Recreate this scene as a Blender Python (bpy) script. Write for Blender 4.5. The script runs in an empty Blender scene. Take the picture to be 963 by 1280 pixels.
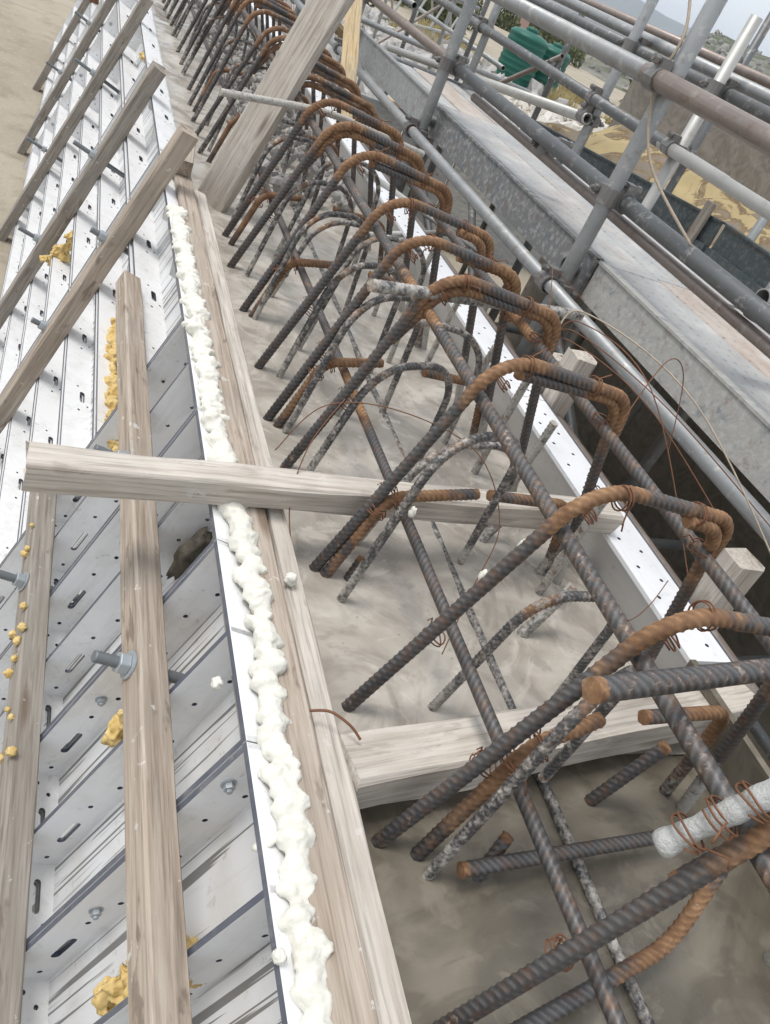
import bpy, bmesh, math, random
from mathutils import Vector, Matrix, Euler, noise
from mathutils.geometry import tessellate_polygon
random.seed(7)
R = math.radians
scene = bpy.context.scene
col = scene.collection

# ------------------------------------------------------------------ camera
cam_d = bpy.data.cameras.new('camera')
cam = bpy.data.objects.new('camera', cam_d); col.objects.link(cam)
cam.matrix_world = Matrix(((0.893, -0.117, -0.434, 0.0),
                           (-0.2554, 0.6633, -0.7036, 0.0),
                           (0.3700, 0.7392, 0.5630, 0.8),
                           (0, 0, 0, 1)))
_m = cam.matrix_world.to_3x3(); _q = _m.to_quaternion()
cam.matrix_world = Matrix.Translation((0, 0, 0.8)) @ _q.to_matrix().to_4x4()
cam_d.sensor_fit = 'HORIZONTAL'; cam_d.sensor_width = 36.0; cam_d.lens = 36.0 * 960 / 963
cam_d.clip_start = 0.02; cam_d.clip_end = 9000
scene.camera = cam

# ------------------------------------------------------------------ sky, sun, exposure
SUN_DIR = Vector((-0.34, 0.10, 0.95)).normalized()       # towards the sun
el = math.asin(SUN_DIR.z); az = math.atan2(SUN_DIR.x, SUN_DIR.y)
world = bpy.data.worlds.new('World'); scene.world = world; world.use_nodes = True
wn = world.node_tree.nodes; wl = world.node_tree.links
sky = wn.new('ShaderNodeTexSky'); sky.sky_type = 'NISHITA'; sky.sun_disc = False
sky.sun_elevation = el; sky.sun_rotation = az
sky.air_density = 1.2; sky.dust_density = 4.0; sky.ozone_density = 1.0; sky.altitude = 800
wn['Background'].inputs['Strength'].default_value = 0.12
# thin broken cloud: whitens the sky evenly everywhere
wt = wn.new('ShaderNodeTexCoord'); wno = wn.new('ShaderNodeTexNoise'); wno.inputs['Scale'].default_value = 3.0
wno.inputs['Detail'].default_value = 6
wmix = wn.new('ShaderNodeMix'); wmix.data_type = 'RGBA'
wr = wn.new('ShaderNodeMapRange'); wr.inputs[1].default_value = .35; wr.inputs[2].default_value = .7
wr.inputs[3].default_value = .62; wr.inputs[4].default_value = .95
wl.new(wt.outputs['Generated'], wno.inputs['Vector']); wl.new(wno.outputs['Fac'], wr.inputs[0])
wl.new(wr.outputs[0], wmix.inputs['Factor']); wl.new(sky.outputs[0], wmix.inputs['A'])
wmix.inputs['B'].default_value = (6.8, 7.0, 7.15, 1)
wl.new(wmix.outputs['Result'], wn['Background'].inputs['Color'])
sun_d = bpy.data.lights.new('sun', 'SUN'); sun_d.energy = 1.5; sun_d.angle = R(20); sun_d.color = (1.0, .98, .95)
sun = bpy.data.objects.new('sun', sun_d); col.objects.link(sun)
sun.rotation_euler = SUN_DIR.to_track_quat('Z', 'Y').to_euler(); sun.location = (0, 0, 20)
scene.view_settings.view_transform = 'Standard'; scene.view_settings.look = 'None'
scene.view_settings.exposure = 0.64; scene.view_settings.gamma = 1.0
scene.view_settings.use_curve_mapping = False

# ------------------------------------------------------------------ helpers
def link(o, parent=None):
    col.objects.link(o)
    if parent is not None: o.parent = parent
    return o
def mesh(name, vs, fs, smooth=False, mids=None):
    me = bpy.data.meshes.new(name); me.from_pydata([tuple(v) for v in vs], [], fs); me.update()
    if smooth: me.polygons.foreach_set('use_smooth', [True] * len(me.polygons))
    if mids: me.polygons.foreach_set('material_index', mids)
    return me
def setm(me, mats):
    me.materials.clear() if len(me.materials) else None
    for m in (mats if isinstance(mats, (list, tuple)) else [mats]): me.materials.append(m)
def obj(name, me, mats=None, parent=None, mat=None):
    o = bpy.data.objects.new(name, me)
    if mats is not None: setm(me, mats)
    link(o, parent)
    if mat is not None: o.matrix_local = mat
    return o
def tag(o, label, cat, group=None):
    o['label'] = label; o['category'] = cat
    if group: o['group'] = group
    return o
def thing(name, label, cat, loc=(0, 0, 0), group=None, mat=None):
    o = bpy.data.objects.new(name, None); o.empty_display_size = .05; col.objects.link(o)
    if mat is not None: o.matrix_world = mat
    else: o.location = loc
    return tag(o, label, cat, group)
def struct(o): o['kind'] = 'structure'; return o
def stuff(o): o['kind'] = 'stuff'; return o
def frame(x, y, z, o):
    return Matrix(((x[0], y[0], z[0], o[0]), (x[1], y[1], z[1], o[1]), (x[2], y[2], z[2], o[2]), (0, 0, 0, 1)))
def nz(p, s=1.0, seed=0.0): return noise.noise(Vector((p[0] * s + seed, p[1] * s + seed * 1.7, p[2] * s - seed)))

class MB:
    def __init__(s): s.v = []; s.f = []; s.m = []
    def add(s, vs, fs, mi=0):
        b = len(s.v); s.v += [tuple(v) for v in vs]; s.f += [[b + i for i in f] for f in fs]; s.m += [mi] * len(fs)
    def box(s, lo, hi, mi=0):
        (a, b, c), (d, e, f) = lo, hi
        s.add([(a, b, c), (d, b, c), (d, e, c), (a, e, c), (a, b, f), (d, b, f), (d, e, f), (a, e, f)],
              [[0, 3, 2, 1], [4, 5, 6, 7], [0, 1, 5, 4], [1, 2, 6, 5], [2, 3, 7, 6], [3, 0, 4, 7]], mi)
    def cyl(s, p, q, r, n=10, mi=0, r2=None):
        p = Vector(p); q = Vector(q); d = (q - p).normalized(); u = d.orthogonal().normalized(); w = d.cross(u)
        r2 = r if r2 is None else r2
        vs = [p + (u * math.cos(2 * math.pi * i / n) + w * math.sin(2 * math.pi * i / n)) * r for i in range(n)]
        vs += [q + (u * math.cos(2 * math.pi * i / n) + w * math.sin(2 * math.pi * i / n)) * r2 for i in range(n)]
        fs = [[i, (i + 1) % n, n + (i + 1) % n, n + i] for i in range(n)] + [list(range(n))[::-1], list(range(n, 2 * n))]
        s.add(vs, fs, mi)
    def mesh(s, name, smooth=False): return mesh(name, s.v, s.f, smooth, s.m)

def bevel(me, w, seg=1):
    bm = bmesh.new(); bm.from_mesh(me)
    bmesh.ops.bevel(bm, geom=bm.edges[:], offset=w, segments=seg, affect='EDGES', profile=.6)
    bm.to_mesh(me); bm.free(); return me

def resample(pts, step):
    out = [pts[0].copy()]; acc = 0.0
    L = [0.0]
    for a, b in zip(pts, pts[1:]): L.append(L[-1] + (b - a).length)
    n = max(2, int(L[-1] / step)); k = 0; res = []
    for i in range(n + 1):
        t = L[-1] * i / n
        while k < len(pts) - 2 and L[k + 1] < t: k += 1
        seg = L[k + 1] - L[k]
        res.append((pts[k].lerp(pts[k + 1], (t - L[k]) / seg if seg > 1e-9 else 0), t))
    return res
def fillet(pts, rad):
    pts = [Vector(p) for p in pts]
    if not isinstance(rad, (list, tuple)): rad = [rad] * (len(pts) - 2)
    out = [pts[0]]; bends = []
    for i in range(1, len(pts) - 1):
        a, b, c = pts[i - 1], pts[i], pts[i + 1]
        u = (a - b).normalized(); v = (c - b).normalized()
        ang = u.angle(v); r = rad[i - 1]
        t = r / math.tan(ang / 2)
        t = min(t, (a - b).length * .49, (c - b).length * .49); r = t * math.tan(ang / 2)
        cen = b + (u + v).normalized() * (r / math.sin(ang / 2))
        p0 = b + u * t; p1 = b + v * t
        d0 = p0 - cen; sweep = math.pi - ang; axis = d0.cross(p1 - cen).normalized()
        n = max(4, int(sweep / .12))
        for k in range(n + 1): out.append(cen + Matrix.Rotation(sweep * k / n, 3, axis) @ d0)
        bends.append(b)
    out.append(pts[-1]); return out, bends

def sweep(path, rad, n=10, cap=True, ribs=None, attr=None, flat=None):
    """path: list of (Vector, s). rad: number or f(s). ribs=(pitch, height). attr: dict name->f(point, s)."""
    vs = []; fs = []; at = {k: [] for k in (attr or {})}; rb = []
    P = [p for p, _ in path]; up = None
    N = len(P)
    for i, (p, s) in enumerate(path):
        t = (P[min(i + 1, N - 1)] - P[max(i - 1, 0)]).normalized()
        if up is None: up = t.orthogonal().normalized()
        up = (up - t * up.dot(t)).normalized(); w = t.cross(up)
        r0 = rad(s) if callable(rad) else rad
        for k in range(n):
            th = 2 * math.pi * k / n; r = r0
            if ribs:
                pitch, hh = ribs
                sg = 1 if math.sin(th) >= 0 else -1
                ph = (s / pitch + math.cos(th) * .80 * sg) % 1.0; rv = 0
                prof = max(0.0, 1 - abs(ph - .5) / .26)
                r += hh * (prof ** .6) * min(1, abs(math.sin(th)) * 1.8)
                rb.append((prof ** .6) * min(1, abs(math.sin(th)) * 1.8))
                if abs(math.sin(th)) < .05: r += hh * .7
            vs.append(p + (up * math.cos(th) + w * math.sin(th)) * r)
        for kx in at:
            a = attr[kx](p, s); at[kx] += [a] * n
    for i in range(N - 1):
        for k in range(n):
            k2 = (k + 1) % n
            fs.append([i * n + k, i * n + k2, (i + 1) * n + k2, (i + 1) * n + k])
    if rb: at['rib'] = rb
    if cap:
        fs.append(list(range(n))[::-1]); fs.append(list(range((N - 1) * n, N * n)))
    return vs, fs, at
def sweep_mesh(name, path, rad, n=10, ribs=None, attr=None):
    vs, fs, at = sweep(path, rad, n, True, ribs, attr)
    me = mesh(name, vs, fs, True)
    me.polygons[len(fs) - 1].use_smooth = False; me.polygons[len(fs) - 2].use_smooth = False
    for k, v in at.items():
        a = me.attributes.new(k, 'FLOAT', 'POINT'); a.data.foreach_set('value', v)
    return me

# ------------------------------------------------------------------ materials
class NT:
    def __init__(s, name):
        s.m = bpy.data.materials.new(name); s.m.use_nodes = True
        s.t = s.m.node_tree; s.b = s.t.nodes['Principled BSDF']; s.tc = s.t.nodes.new('ShaderNodeTexCoord')
    def n(s, typ, **kw):
        x = s.t.nodes.new(typ)
        for k, v in kw.items():
            if k in x.inputs: s.set(x.inputs[k], v)
            else: setattr(x, k, v)
        return x
    def set(s, inp, v):
        if isinstance(v, bpy.types.NodeSocket): s.t.links.new(v, inp)
        else: inp.default_value = v
    def vec(s, scale=(1, 1, 1), rnd=True, space='Object'):
        mp = s.n('ShaderNodeMapping'); mp.inputs['Scale'].default_value = scale
        src = s.tc.outputs[space]
        if rnd:
            oi = s.n('ShaderNodeObjectInfo'); mu = s.n('ShaderNodeVectorMath', operation='MULTIPLY_ADD')
            cmb = s.n('ShaderNodeCombineXYZ')
            for i in range(3): s.t.links.new(oi.outputs['Random'], cmb.inputs[i])
            s.t.links.new(cmb.outputs[0], mu.inputs[0]); mu.inputs[1].default_value = (13.1, 7.7, 9.3)
            s.t.links.new(src, mu.inputs[2]); src = mu.outputs[0]
        s.t.links.new(src, mp.inputs['Vector']); return mp.outputs[0]
    def noise(s, vec, scale, detail=5, rough=.55, dist=0.0):
        x = s.n('ShaderNodeTexNoise'); s.t.links.new(vec, x.inputs['Vector'])
        x.inputs['Scale'].default_value = scale; x.inputs['Detail'].default_value = detail
        x.inputs['Roughness'].default_value = rough; x.inputs['Distortion'].default_value = dist
        return x.outputs['Fac']
    def ramp(s, fac, stops):
        x = s.n('ShaderNodeValToRGB'); s.t.links.new(fac, x.inputs[0]); e = x.color_ramp.elements
        while len(e) < len(stops): e.new(.5)
        for el_, (p, c) in zip(e, stops):
            el_.position = p; el_.color = (c, c, c, 1) if isinstance(c, (int, float)) else (*c, 1)
        return x.outputs['Color']
    def mr(s, fac, a, b, c=0., d=1.):
        x = s.n('ShaderNodeMapRange'); s.t.links.new(fac, x.inputs[0])
        for i, v in enumerate((a, b, c, d)): x.inputs[i + 1].default_value = v
        return x.outputs[0]
    def mix(s, fac, a, b):
        x = s.n('ShaderNodeMix', data_type='RGBA')
        for k, v in (('Factor', fac), ('A', a), ('B', b)):
            if isinstance(v, tuple): v = (*v, 1) if len(v) == 3 else v
            s.set(x.inputs[k], v)
        return x.outputs['Result']
    def math(s, op, a, b=0.0):
        x = s.n('ShaderNodeMath', operation=op); s.set(x.inputs[0], a); s.set(x.inputs[1], b); return x.outputs[0]
    def attr(s, name): return s.n('ShaderNodeAttribute', attribute_name=name).outputs['Fac']
    def bump(s, h, strength=.3, dist=.002):
        x = s.n('ShaderNodeBump'); s.t.links.new(h, x.inputs['Height'])
        x.inputs['Strength'].default_value = strength; x.inputs['Distance'].default_value = dist
        s.t.links.new(x.outputs[0], s.b.inputs['Normal'])
    def out(s, colr, rough=.6, metal=0.0, spec=.5):
        s.set(s.b.inputs['Base Color'], (*colr, 1) if isinstance(colr, tuple) and len(colr) == 3 else colr)
        s.set(s.b.inputs['Roughness'], rough); s.set(s.b.inputs['Metallic'], metal)
        s.b.inputs['Specular IOR Level'].default_value = spec
        return s.m

def mat_wood(name, c0, c1, c2, dark=.5, wet=False):
    t = NT(name); v = t.vec((1, 1, 1))
    vg = t.vec((1.6, 30, 30)); g = t.noise(vg, 3.0, 6, .6, .6)
    vf = t.vec((2.5, 75, 75)); fine = t.noise(vf, 2.0, 4, .65, .3)
    big = t.noise(v, 5.0, 4, .6)
    base = t.ramp(g, [(.28, c0), (.5, c1), (.72, c2)])
    base = t.mix(t.mr(fine, .5, .68, 0, .6), base, tuple(x * .45 for x in c0))
    # grey weathering and dirt
    base = t.mix(t.mr(big, .45, .72, 0, .42), base, (.27, .245, .21))
    # knots
    vk = t.vec((2.3, 12, 12)); vo = t.n('ShaderNodeTexVoronoi'); t.t.links.new(vk, vo.inputs['Vector']); vo.inputs['Scale'].default_value = 1.0
    kn = t.mr(vo.outputs['Distance'], .07, .15, .7, 0)
    base = t.mix(kn, base, (.13, .085, .055))
    # splashes of cement and dark damp stains
    sp = t.noise(t.vec((1, 1, 1)), 38, 4, .6); base = t.mix(t.mr(sp, .66, .69, 0, .7), base, (.55, .53, .50))
    st = t.noise(t.vec((9, 24, 24)), 1.0, 4, .6, .3); base = t.mix(t.mr(st, .60, .66, 0, dark), base, (.13, .095, .07))
    h = t.math('ADD', fine, t.math('MULTIPLY', g, 1.4)); t.bump(h, .45, .0015)
    return t.out(base, .78, 0, .25)
M = {}
M['wood'] = mat_wood('weathered_pine', (.275, .215, .16), (.385, .32, .26), (.475, .415, .35), .6)
M['wood_dark'] = mat_wood('grey_pine', (.20, .175, .145), (.29, .26, .225), (.38, .345, .305), .5)
M['wood_fresh'] = mat_wood('fresh_pine', (.42, .29, .15), (.55, .42, .25), (.62, .51, .34), .25)
M['wood_pale'] = mat_wood('cement_pine', (.40, .345, .29), (.53, .48, .42), (.60, .56, .50), .25)

def mat_rebar():
    t = NT('rebar_steel'); v = t.vec((1, 1, 1)); rust = t.attr('rust'); cem = t.attr('cem'); rib = t.attr('rib')
    n1 = t.noise(v, 26, 6, .65); n2 = t.noise(v, 140, 4, .6); n3 = t.noise(v, 60, 5, .7)
    steel = t.mix(n1, (.043, .044, .048), (.105, .10, .097)); steel = t.mix(t.math('MULTIPLY', rib, .65), steel, (.20, .196, .19))
    steel = t.mix(t.mr(n3, .48, .70, 0, .7), steel, (.16, .075, .035))
    rc = t.ramp(t.math('ADD', t.math('MULTIPLY', n1, .6), t.math('MULTIPLY', n3, .4)), [(.30, (.11, .062, .036)), (.47, (.25, .135, .066)), (.60, (.39, .23, .118)), (.72, (.48, .35, .23))])
    rf = t.mr(t.math('ADD', rust, t.math('MULTIPLY', t.math('SUBTRACT', n1, .5), 1.6)), .36, .74)
    rc = t.mix(t.math('MULTIPLY', t.math('SUBTRACT', 1.0, rib), .5), rc, (.07, .033, .02))
    c = t.mix(rf, steel, rc)
    cf = t.mr(t.math('ADD', cem, t.math('ADD', t.math('MULTIPLY', t.math('SUBTRACT', n3, .5), 1.3), t.math('MULTIPLY', t.math('SUBTRACT', n2, .5), .7))), .52, .86)
    c = t.mix(cf, c, t.mix(n2, (.30, .28, .25), (.50, .475, .435)))
    t.bump(t.math('ADD', n2, t.math('MULTIPLY', cf, 1.2)), .4, .0012)
    return t.out(c, t.mr(rf, 0, 1, .48, .85), t.mr(t.math('MAXIMUM', rf, cf), 0, 1, .35, 0), .45)
M['rebar'] = mat_rebar()
def mat_wire():
    t = NT('tie_wire'); n = t.noise(t.vec(), 60); return t.out(t.mix(n, (.10, .05, .03), (.24, .10, .045)), .7, .2)
M['wire'] = mat_wire()
def mat_tube(name, a, b, rustiness=.35, splat=.5):
    t = NT(name); v = t.vec(); n1 = t.noise(v, 7, 6, .62); n2 = t.noise(v, 55, 4, .6); n3 = t.noise(v, 24, 6, .7)
    c = t.mix(n1, a, b)
    c = t.mix(t.mr(n3, .56, .70, 0, rustiness), c, (.17, .085, .045))
    c = t.mix(t.mr(t.noise(t.vec((1, 1, 1)), 26, 6, .7), .56, .64, 0, splat), c, (.50, .48, .44))
    t.bump(n2, .2, .001)
    return t.out(c, t.mr(n1, .3, .7, .38, .62), .45, .5)
M['galv'] = mat_tube('galvanised_tube', (.23, .24, .245), (.38, .385, .38), .5, .6)
M['galv_dark'] = mat_tube('dark_tube', (.10, .105, .108), (.20, .205, .205), .5, .5)
M['galv_pale'] = mat_tube('pale_tube', (.36, .36, .34), (.50, .49, .46), .25, .6)
M['tube_brown'] = mat_tube('brown_tube', (.21, .17, .15), (.33, .28, .25), .6, .3)
M['coupler'] = mat_tube('coupler_steel', (.13, .125, .12), (.27, .26, .25), .8, .3)
M['zinc'] = mat_tube('zinc_bolt', (.30, .33, .35), (.46, .49, .51), .05, .15)
M['rod'] = mat_tube('threaded_rod', (.12, .135, .145), (.22, .235, .245), .15, .1)

def mat_plastic(name, c, streak=0.0, dirt=.5, rough=.35):
    t = NT(name); v = t.vec()
    n1 = t.noise(v, 4, 4, .6); n2 = t.noise(v, 46, 5, .65); n3 = t.noise(v, 9, 6, .68)
    k = t.mix(n1, c, tuple(x * .93 for x in c))
    k = t.mix(t.math('MULTIPLY', t.mr(n2, .60, .64, 0, dirt), t.mr(n3, .46, .60)), k, (.33, .315, .28))
    k = t.mix(t.mr(n3, .48, .72, 0, dirt * .8), k, (.50, .48, .44)); k = t.mix(t.mr(t.noise(t.vec((30, 4, 30)), 1.0, 5, .7, .5), .52, .70, 0, dirt * .6), k, (.42, .40, .37))
    if streak:
        vs = t.vec((115, 1.3, 1), rnd=True); s = t.noise(vs, 1.0, 2, .45, .35)
        k = t.mix(t.mr(s, .575, .59, 0, streak), k, (.13, .127, .12))
        vs2 = t.vec((90, 3.0, 1), rnd=True); s2 = t.noise(vs2, 1.0, 3, .5, .3); k = t.mix(t.mr(s2, .64, .66, 0, streak * .6), k, (.2, .195, .185))
    return t.out(k, rough, 0, .5)
M['white'] = mat_plastic('white_plastic', (.82, .82, .82), 0, .42)
M['white_face'] = mat_plastic('white_plastic_streaked', (.68, .68, .68), .9, .6)
M['white_clean'] = mat_plastic('clean_white_plastic', (.80, .81, .83), 0, .25)
M['grey_face'] = mat_plastic('cement_smeared_plastic', (.55, .55, .545), 0, .8, .5)
M['edge'] = mat_plastic('dark_plastic_edge', (.085, .095, .125), 0, .25)
def mat_simple(name, a, b, scale=10, rough=.8, bs=.3, bd=.002, detail=6):
    t = NT(name); v = t.vec(); n = t.noise(v, scale, detail, .62); n2 = t.noise(v, scale * 7, 4, .6)
    t.bump(t.math('ADD', n, t.math('MULTIPLY', n2, .5)), bs, bd); return t.out(t.mix(t.mr(n, .3, .7), a, b), rough, 0, .3)
M['hole'] = mat_simple('dark_rubber', (.02, .02, .022), (.03, .03, .03))
def mat_foam():
    t = NT('white_foam'); v = t.vec(); n = t.noise(v, 60, 5, .6); n2 = t.noise(v, 200, 3, .6); n3 = t.noise(v, 12, 5, .7)
    c = t.mix(n, (.62, .60, .525), (.70, .685, .62)); c = t.mix(t.mr(n3, .60, .72, 0, .5), c, (.50, .44, .33)); c = t.mix(t.mr(n2, .62, .70, 0, .35), c, (.45, .40, .30))
    t.bump(t.math('ADD', n, n2), .35, .002)
    t.b.inputs['Subsurface Weight'].default_value = .25; t.b.inputs['Subsurface Radius'].default_value = (.01, .009, .007)
    t.b.inputs['Subsurface Scale'].default_value = .5
    return t.out(c, .6, 0, .3)
M['foam'] = mat_foam()
M['foam_y'] = mat_simple('yellow_foam', (.50, .33, .10), (.72, .56, .27), 40, .8, .5, .004)
M['stone'] = mat_simple('grey_stone', (.24, .23, .22), (.48, .46, .43), 6, .9, .5, .02)
M['toe'] = None
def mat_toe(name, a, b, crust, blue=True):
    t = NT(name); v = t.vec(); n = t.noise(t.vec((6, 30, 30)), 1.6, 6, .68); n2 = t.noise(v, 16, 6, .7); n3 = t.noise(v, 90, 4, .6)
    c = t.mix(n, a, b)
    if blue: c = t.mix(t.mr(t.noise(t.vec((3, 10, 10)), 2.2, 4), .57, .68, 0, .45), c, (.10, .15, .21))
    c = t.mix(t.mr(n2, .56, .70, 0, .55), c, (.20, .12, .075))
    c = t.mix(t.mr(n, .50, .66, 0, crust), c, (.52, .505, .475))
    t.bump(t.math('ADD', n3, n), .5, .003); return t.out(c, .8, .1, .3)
M['toe'] = mat_toe('steel_toe_board', (.36, .35, .325), (.50, .485, .45), .8)
M['toe_blue'] = mat_toe('patinated_toe_board', (.15, .155, .16), (.26, .255, .24), .55)
M['toe_far'] = mat_toe('pale_toe_board', (.27, .285, .29), (.36, .36, .345), .5, False)
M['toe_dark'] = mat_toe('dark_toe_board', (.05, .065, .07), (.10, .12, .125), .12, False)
def mat_deck(name, a, b, rust):
    t = NT(name); v = t.vec(); n = t.noise(v, 7, 6, .65); n2 = t.noise(v, 50, 4, .6); n3 = t.noise(t.vec((1.2, 5, 5)), 2.5, 5, .65)
    c = t.mix(t.mr(n, .3, .7), a, b); c = t.mix(t.mr(n3, .48, .66, 0, rust), c, (.36, .25, .19))
    c = t.mix(t.mr(n, .56, .68, 0, .7), c, (.50, .485, .455))
    # punched dimples along the plank
    vd = t.vec((1, 1, 1), rnd=False); vo = t.n('ShaderNodeTexVoronoi'); vo.inputs['Randomness'].default_value = 0.12
    vo.inputs['Scale'].default_value = 24; t.t.links.new(vd, vo.inputs['Vector'])
    dim = t.mr(vo.outputs['Distance'], (.10), .17, 1, 0); c = t.mix(t.math('MULTIPLY', dim, t.mr(n, .35, .6, .7, .1)), c, (.16, .165, .17))
    t.bump(t.math('SUBTRACT', n2, t.math('MULTIPLY', dim, 2.0)), .4, .002); return t.out(c, .75, .1, .35)
M['deck'] = mat_deck('steel_deck', (.33, .335, .335), (.46, .455, .435), .3)
M['deck_rust'] = mat_deck('rusty_steel_deck', (.40, .35, .31), (.50, .45, .40), .7)
M['crust'] = mat_simple('cement_crust', (.46, .44, .41), (.60, .58, .54), 18, .9, .6, .004)
def mat_conc(name, a, b, dark, rlo, rhi, swirl=1.0):
    t = NT(name); v = t.vec((1, 1, 1), rnd=False); n = t.noise(v, 3.4, 5, .55, 3.2); n2 = t.noise(v, 90, 5, .7); n3 = t.noise(v, 2.0, 4, .55, 1.4)
    c = t.mix(t.mr(n, .36, .64), a, b); c = t.mix(t.mr(n3, .47, .62, 0, .8), c, dark)
    n4 = t.noise(v, 4.2, 5, .55, 4.5); c = t.mix(t.mr(n4, .5, .62, 0, .5), c, tuple(x * .66 for x in a))
    n5 = t.noise(v, 6.5, 4, .55, 3.5); c = t.mix(t.mr(n5, .56, .66, 0, .45), c, tuple(min(1, x * 1.18) for x in b))
    t.bump(t.math('ADD', n2, t.math('MULTIPLY', n, 2.0)), .16, .003); return t.out(c, t.mr(n3, .38, .62, rhi, rlo), 0, .5)
M['conc'] = mat_conc('setting_concrete', (.335, .298, .25), (.50, .462, .405), (.30, .272, .235), .14, .42)
M['conc_wet_shade'] = mat_conc('wet_shaded_concrete', (.125, .107, .080), (.20, .175, .135), (.095, .084, .066), .16, .5)  # dark tone carries the wetness and also painted-in shade
M['conc_wall'] = mat_conc('drab_wall', (.20, .175, .145), (.26, .235, .20), (.20, .18, .15), .7, .85)
def mat_ground():
    t = NT('sandy_ground'); v = t.vec((1, 1, 1), rnd=False); n = t.noise(v, .6, 8, .65); n2 = t.noise(v, 14, 6, .7); n3 = t.noise(v, 3, 6, .65, .5)
    c = t.mix(t.mr(n, .3, .7), (.30, .26, .20), (.42, .37, .29)); c = t.mix(t.mr(n3, .5, .68, 0, .6), c, (.22, .185, .14))
    c = t.mix(t.mr(n2, .6, .72, 0, .6), c, (.46, .43, .38)); t.bump(t.math('ADD', n2, n3), .6, .03); return t.out(c, .92, 0, .2)
M['ground'] = mat_ground()
def mat_hill():
    t = NT('scrub_hillside'); v = t.vec((1, 1, 1), rnd=False); n = t.noise(v, .05, 8, .66); n2 = t.noise(v, .5, 6, .72); n3 = t.noise(v, .016, 5, .6)
    c = t.mix(t.mr(n2, .35, .65), (.15, .145, .13), (.28, .26, .23)); c = t.mix(t.mr(n, .46, .56, 0, .85), c, (.075, .09, .045))
    c = t.mix(t.mr(n3, .5, .6, 0, .5), c, (.30, .25, .15)); t.bump(n2, .8, .4); return t.out(c, .95, 0, .15)
M['hill'] = mat_hill()
M['mountain'] = mat_simple('distant_mountain', (.10, .105, .085), (.15, .15, .12), .004, .95)
M['leaf'] = mat_simple('dry_grass', (.36, .29, .14), (.50, .42, .22), 3, .9)
M['bush'] = mat_simple('bush_leaf', (.07, .085, .035), (.13, .14, .06), 3, .9)
M['bark'] = mat_simple('bark', (.12, .09, .06), (.2, .16, .12), 20, .9)
M['tank'] = mat_simple('green_tank', (.010, .085, .060), (.016, .115, .082), 2, .45, .1)
M['label'] = mat_simple('white_label', (.7, .7, .7), (.78, .78, .78), 8)
M['brick'] = mat_simple('dull_red_wall', (.28, .18, .15), (.33, .22, .19), 2)
M['wrap'] = mat_simple('pale_plastic_wrap', (.34, .345, .335), (.48, .48, .46), 30, .35, 1.0, .006)
M['ink'] = mat_simple('black_ink', (.03, .03, .035), (.05, .05, .05))
M['rope'] = mat_simple('rope_fibre', (.33, .27, .20), (.45, .38, .30), 60)
def mat_spill():
    t = NT('ochre_spill'); v = t.vec((1, 1, 1), rnd=False); n = t.noise(v, 2.2, 7, .68, .8); n2 = t.noise(v, 11, 6, .7); n3 = t.noise(v, 40, 4, .6)
    c = t.mix(n2, (.34, .265, .14), (.44, .355, .20)); c = t.mix(t.mr(n, .50, .55), c, (.22, .185, .145)); c = t.mix(t.math('MULTIPLY', t.mr(n, .46, .50), t.mr(n, .56, .50)), c, (.15, .105, .065))
    t.bump(t.math('ADD', n2, t.math('MULTIPLY', n3, .3)), .5, .015); return t.out(c, .95, 0, .2)
M['wallfoam'] = mat_spill()

# ------------------------------------------------------------------ ground and setting
def grid(name, xs, ys, zf, mats, smooth=True):
    vs = [(x, y, zf(x, y)) for y in ys for x in xs]; nx = len(xs)
    fs = [[j * nx + i, j * nx + i + 1, (j + 1) * nx + i + 1, (j + 1) * nx + i] for j in range(len(ys) - 1) for i in range(nx - 1)]
    return obj(name, mesh(name, vs, fs, smooth), mats)
def lin(a, b, n): return [a + (b - a) * i / (n - 1) for i in range(n)]
GZ = -1.4
def ground_z(x, y):
    d = math.hypot(x, y)
    return GZ + .04 * nz((x, y, 0), .8, 3) + (.12 * nz((x, y, 0), .15, 5) if d > 8 else 0)
gx = [-2900, -900, -300, -120, -60] + lin(-30, 60, 120) + [100, 200, 500, 1200, 3400]
gy = [-1400, -300, -60, -20] + lin(-8, 80, 130) + [120, 200, 500, 1500, 3600]
struct(grid('ground', gx, gy, lambda x, y: ground_z(x, y) if abs(x) < 100 and abs(y) < 120 else GZ - .1, M['ground']))

def hill_z(x, y):
    # ridge of broken rock and scrub to the right, 60-160 m off
    u = x * .62 + y * .78; v = x * .78 - y * .62
    base = max(0, 1 - abs(u - 135) / 80) ** 1.0
    prof = 10.0 * base * min(1, max(0, (v + 17) / 13)) 
    return GZ - .6 + prof * (1 + .22 * nz((x, y, 0), .05, 2)) + 1.0 * base * nz((x, y, 0), .16, 9)
hx = lin(10, 330, 150); hy = lin(10, 330, 150)
struct(grid('hill', hx, hy, hill_z, M['hill']))
def mtn_z(x, y):
    v = (x * .80 - y * .60)
    return -30 + 135 * math.exp(-((v + 180) / 420) ** 2) * math.exp(-((math.hypot(x, y) - 2600) / 420) ** 2) * (1 + .35 * nz((x, y, 0), .004, 4)) 
struct(grid('mountain', lin(200, 3400, 60), lin(800, 3600, 60), mtn_z, M['mountain']))

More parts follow.
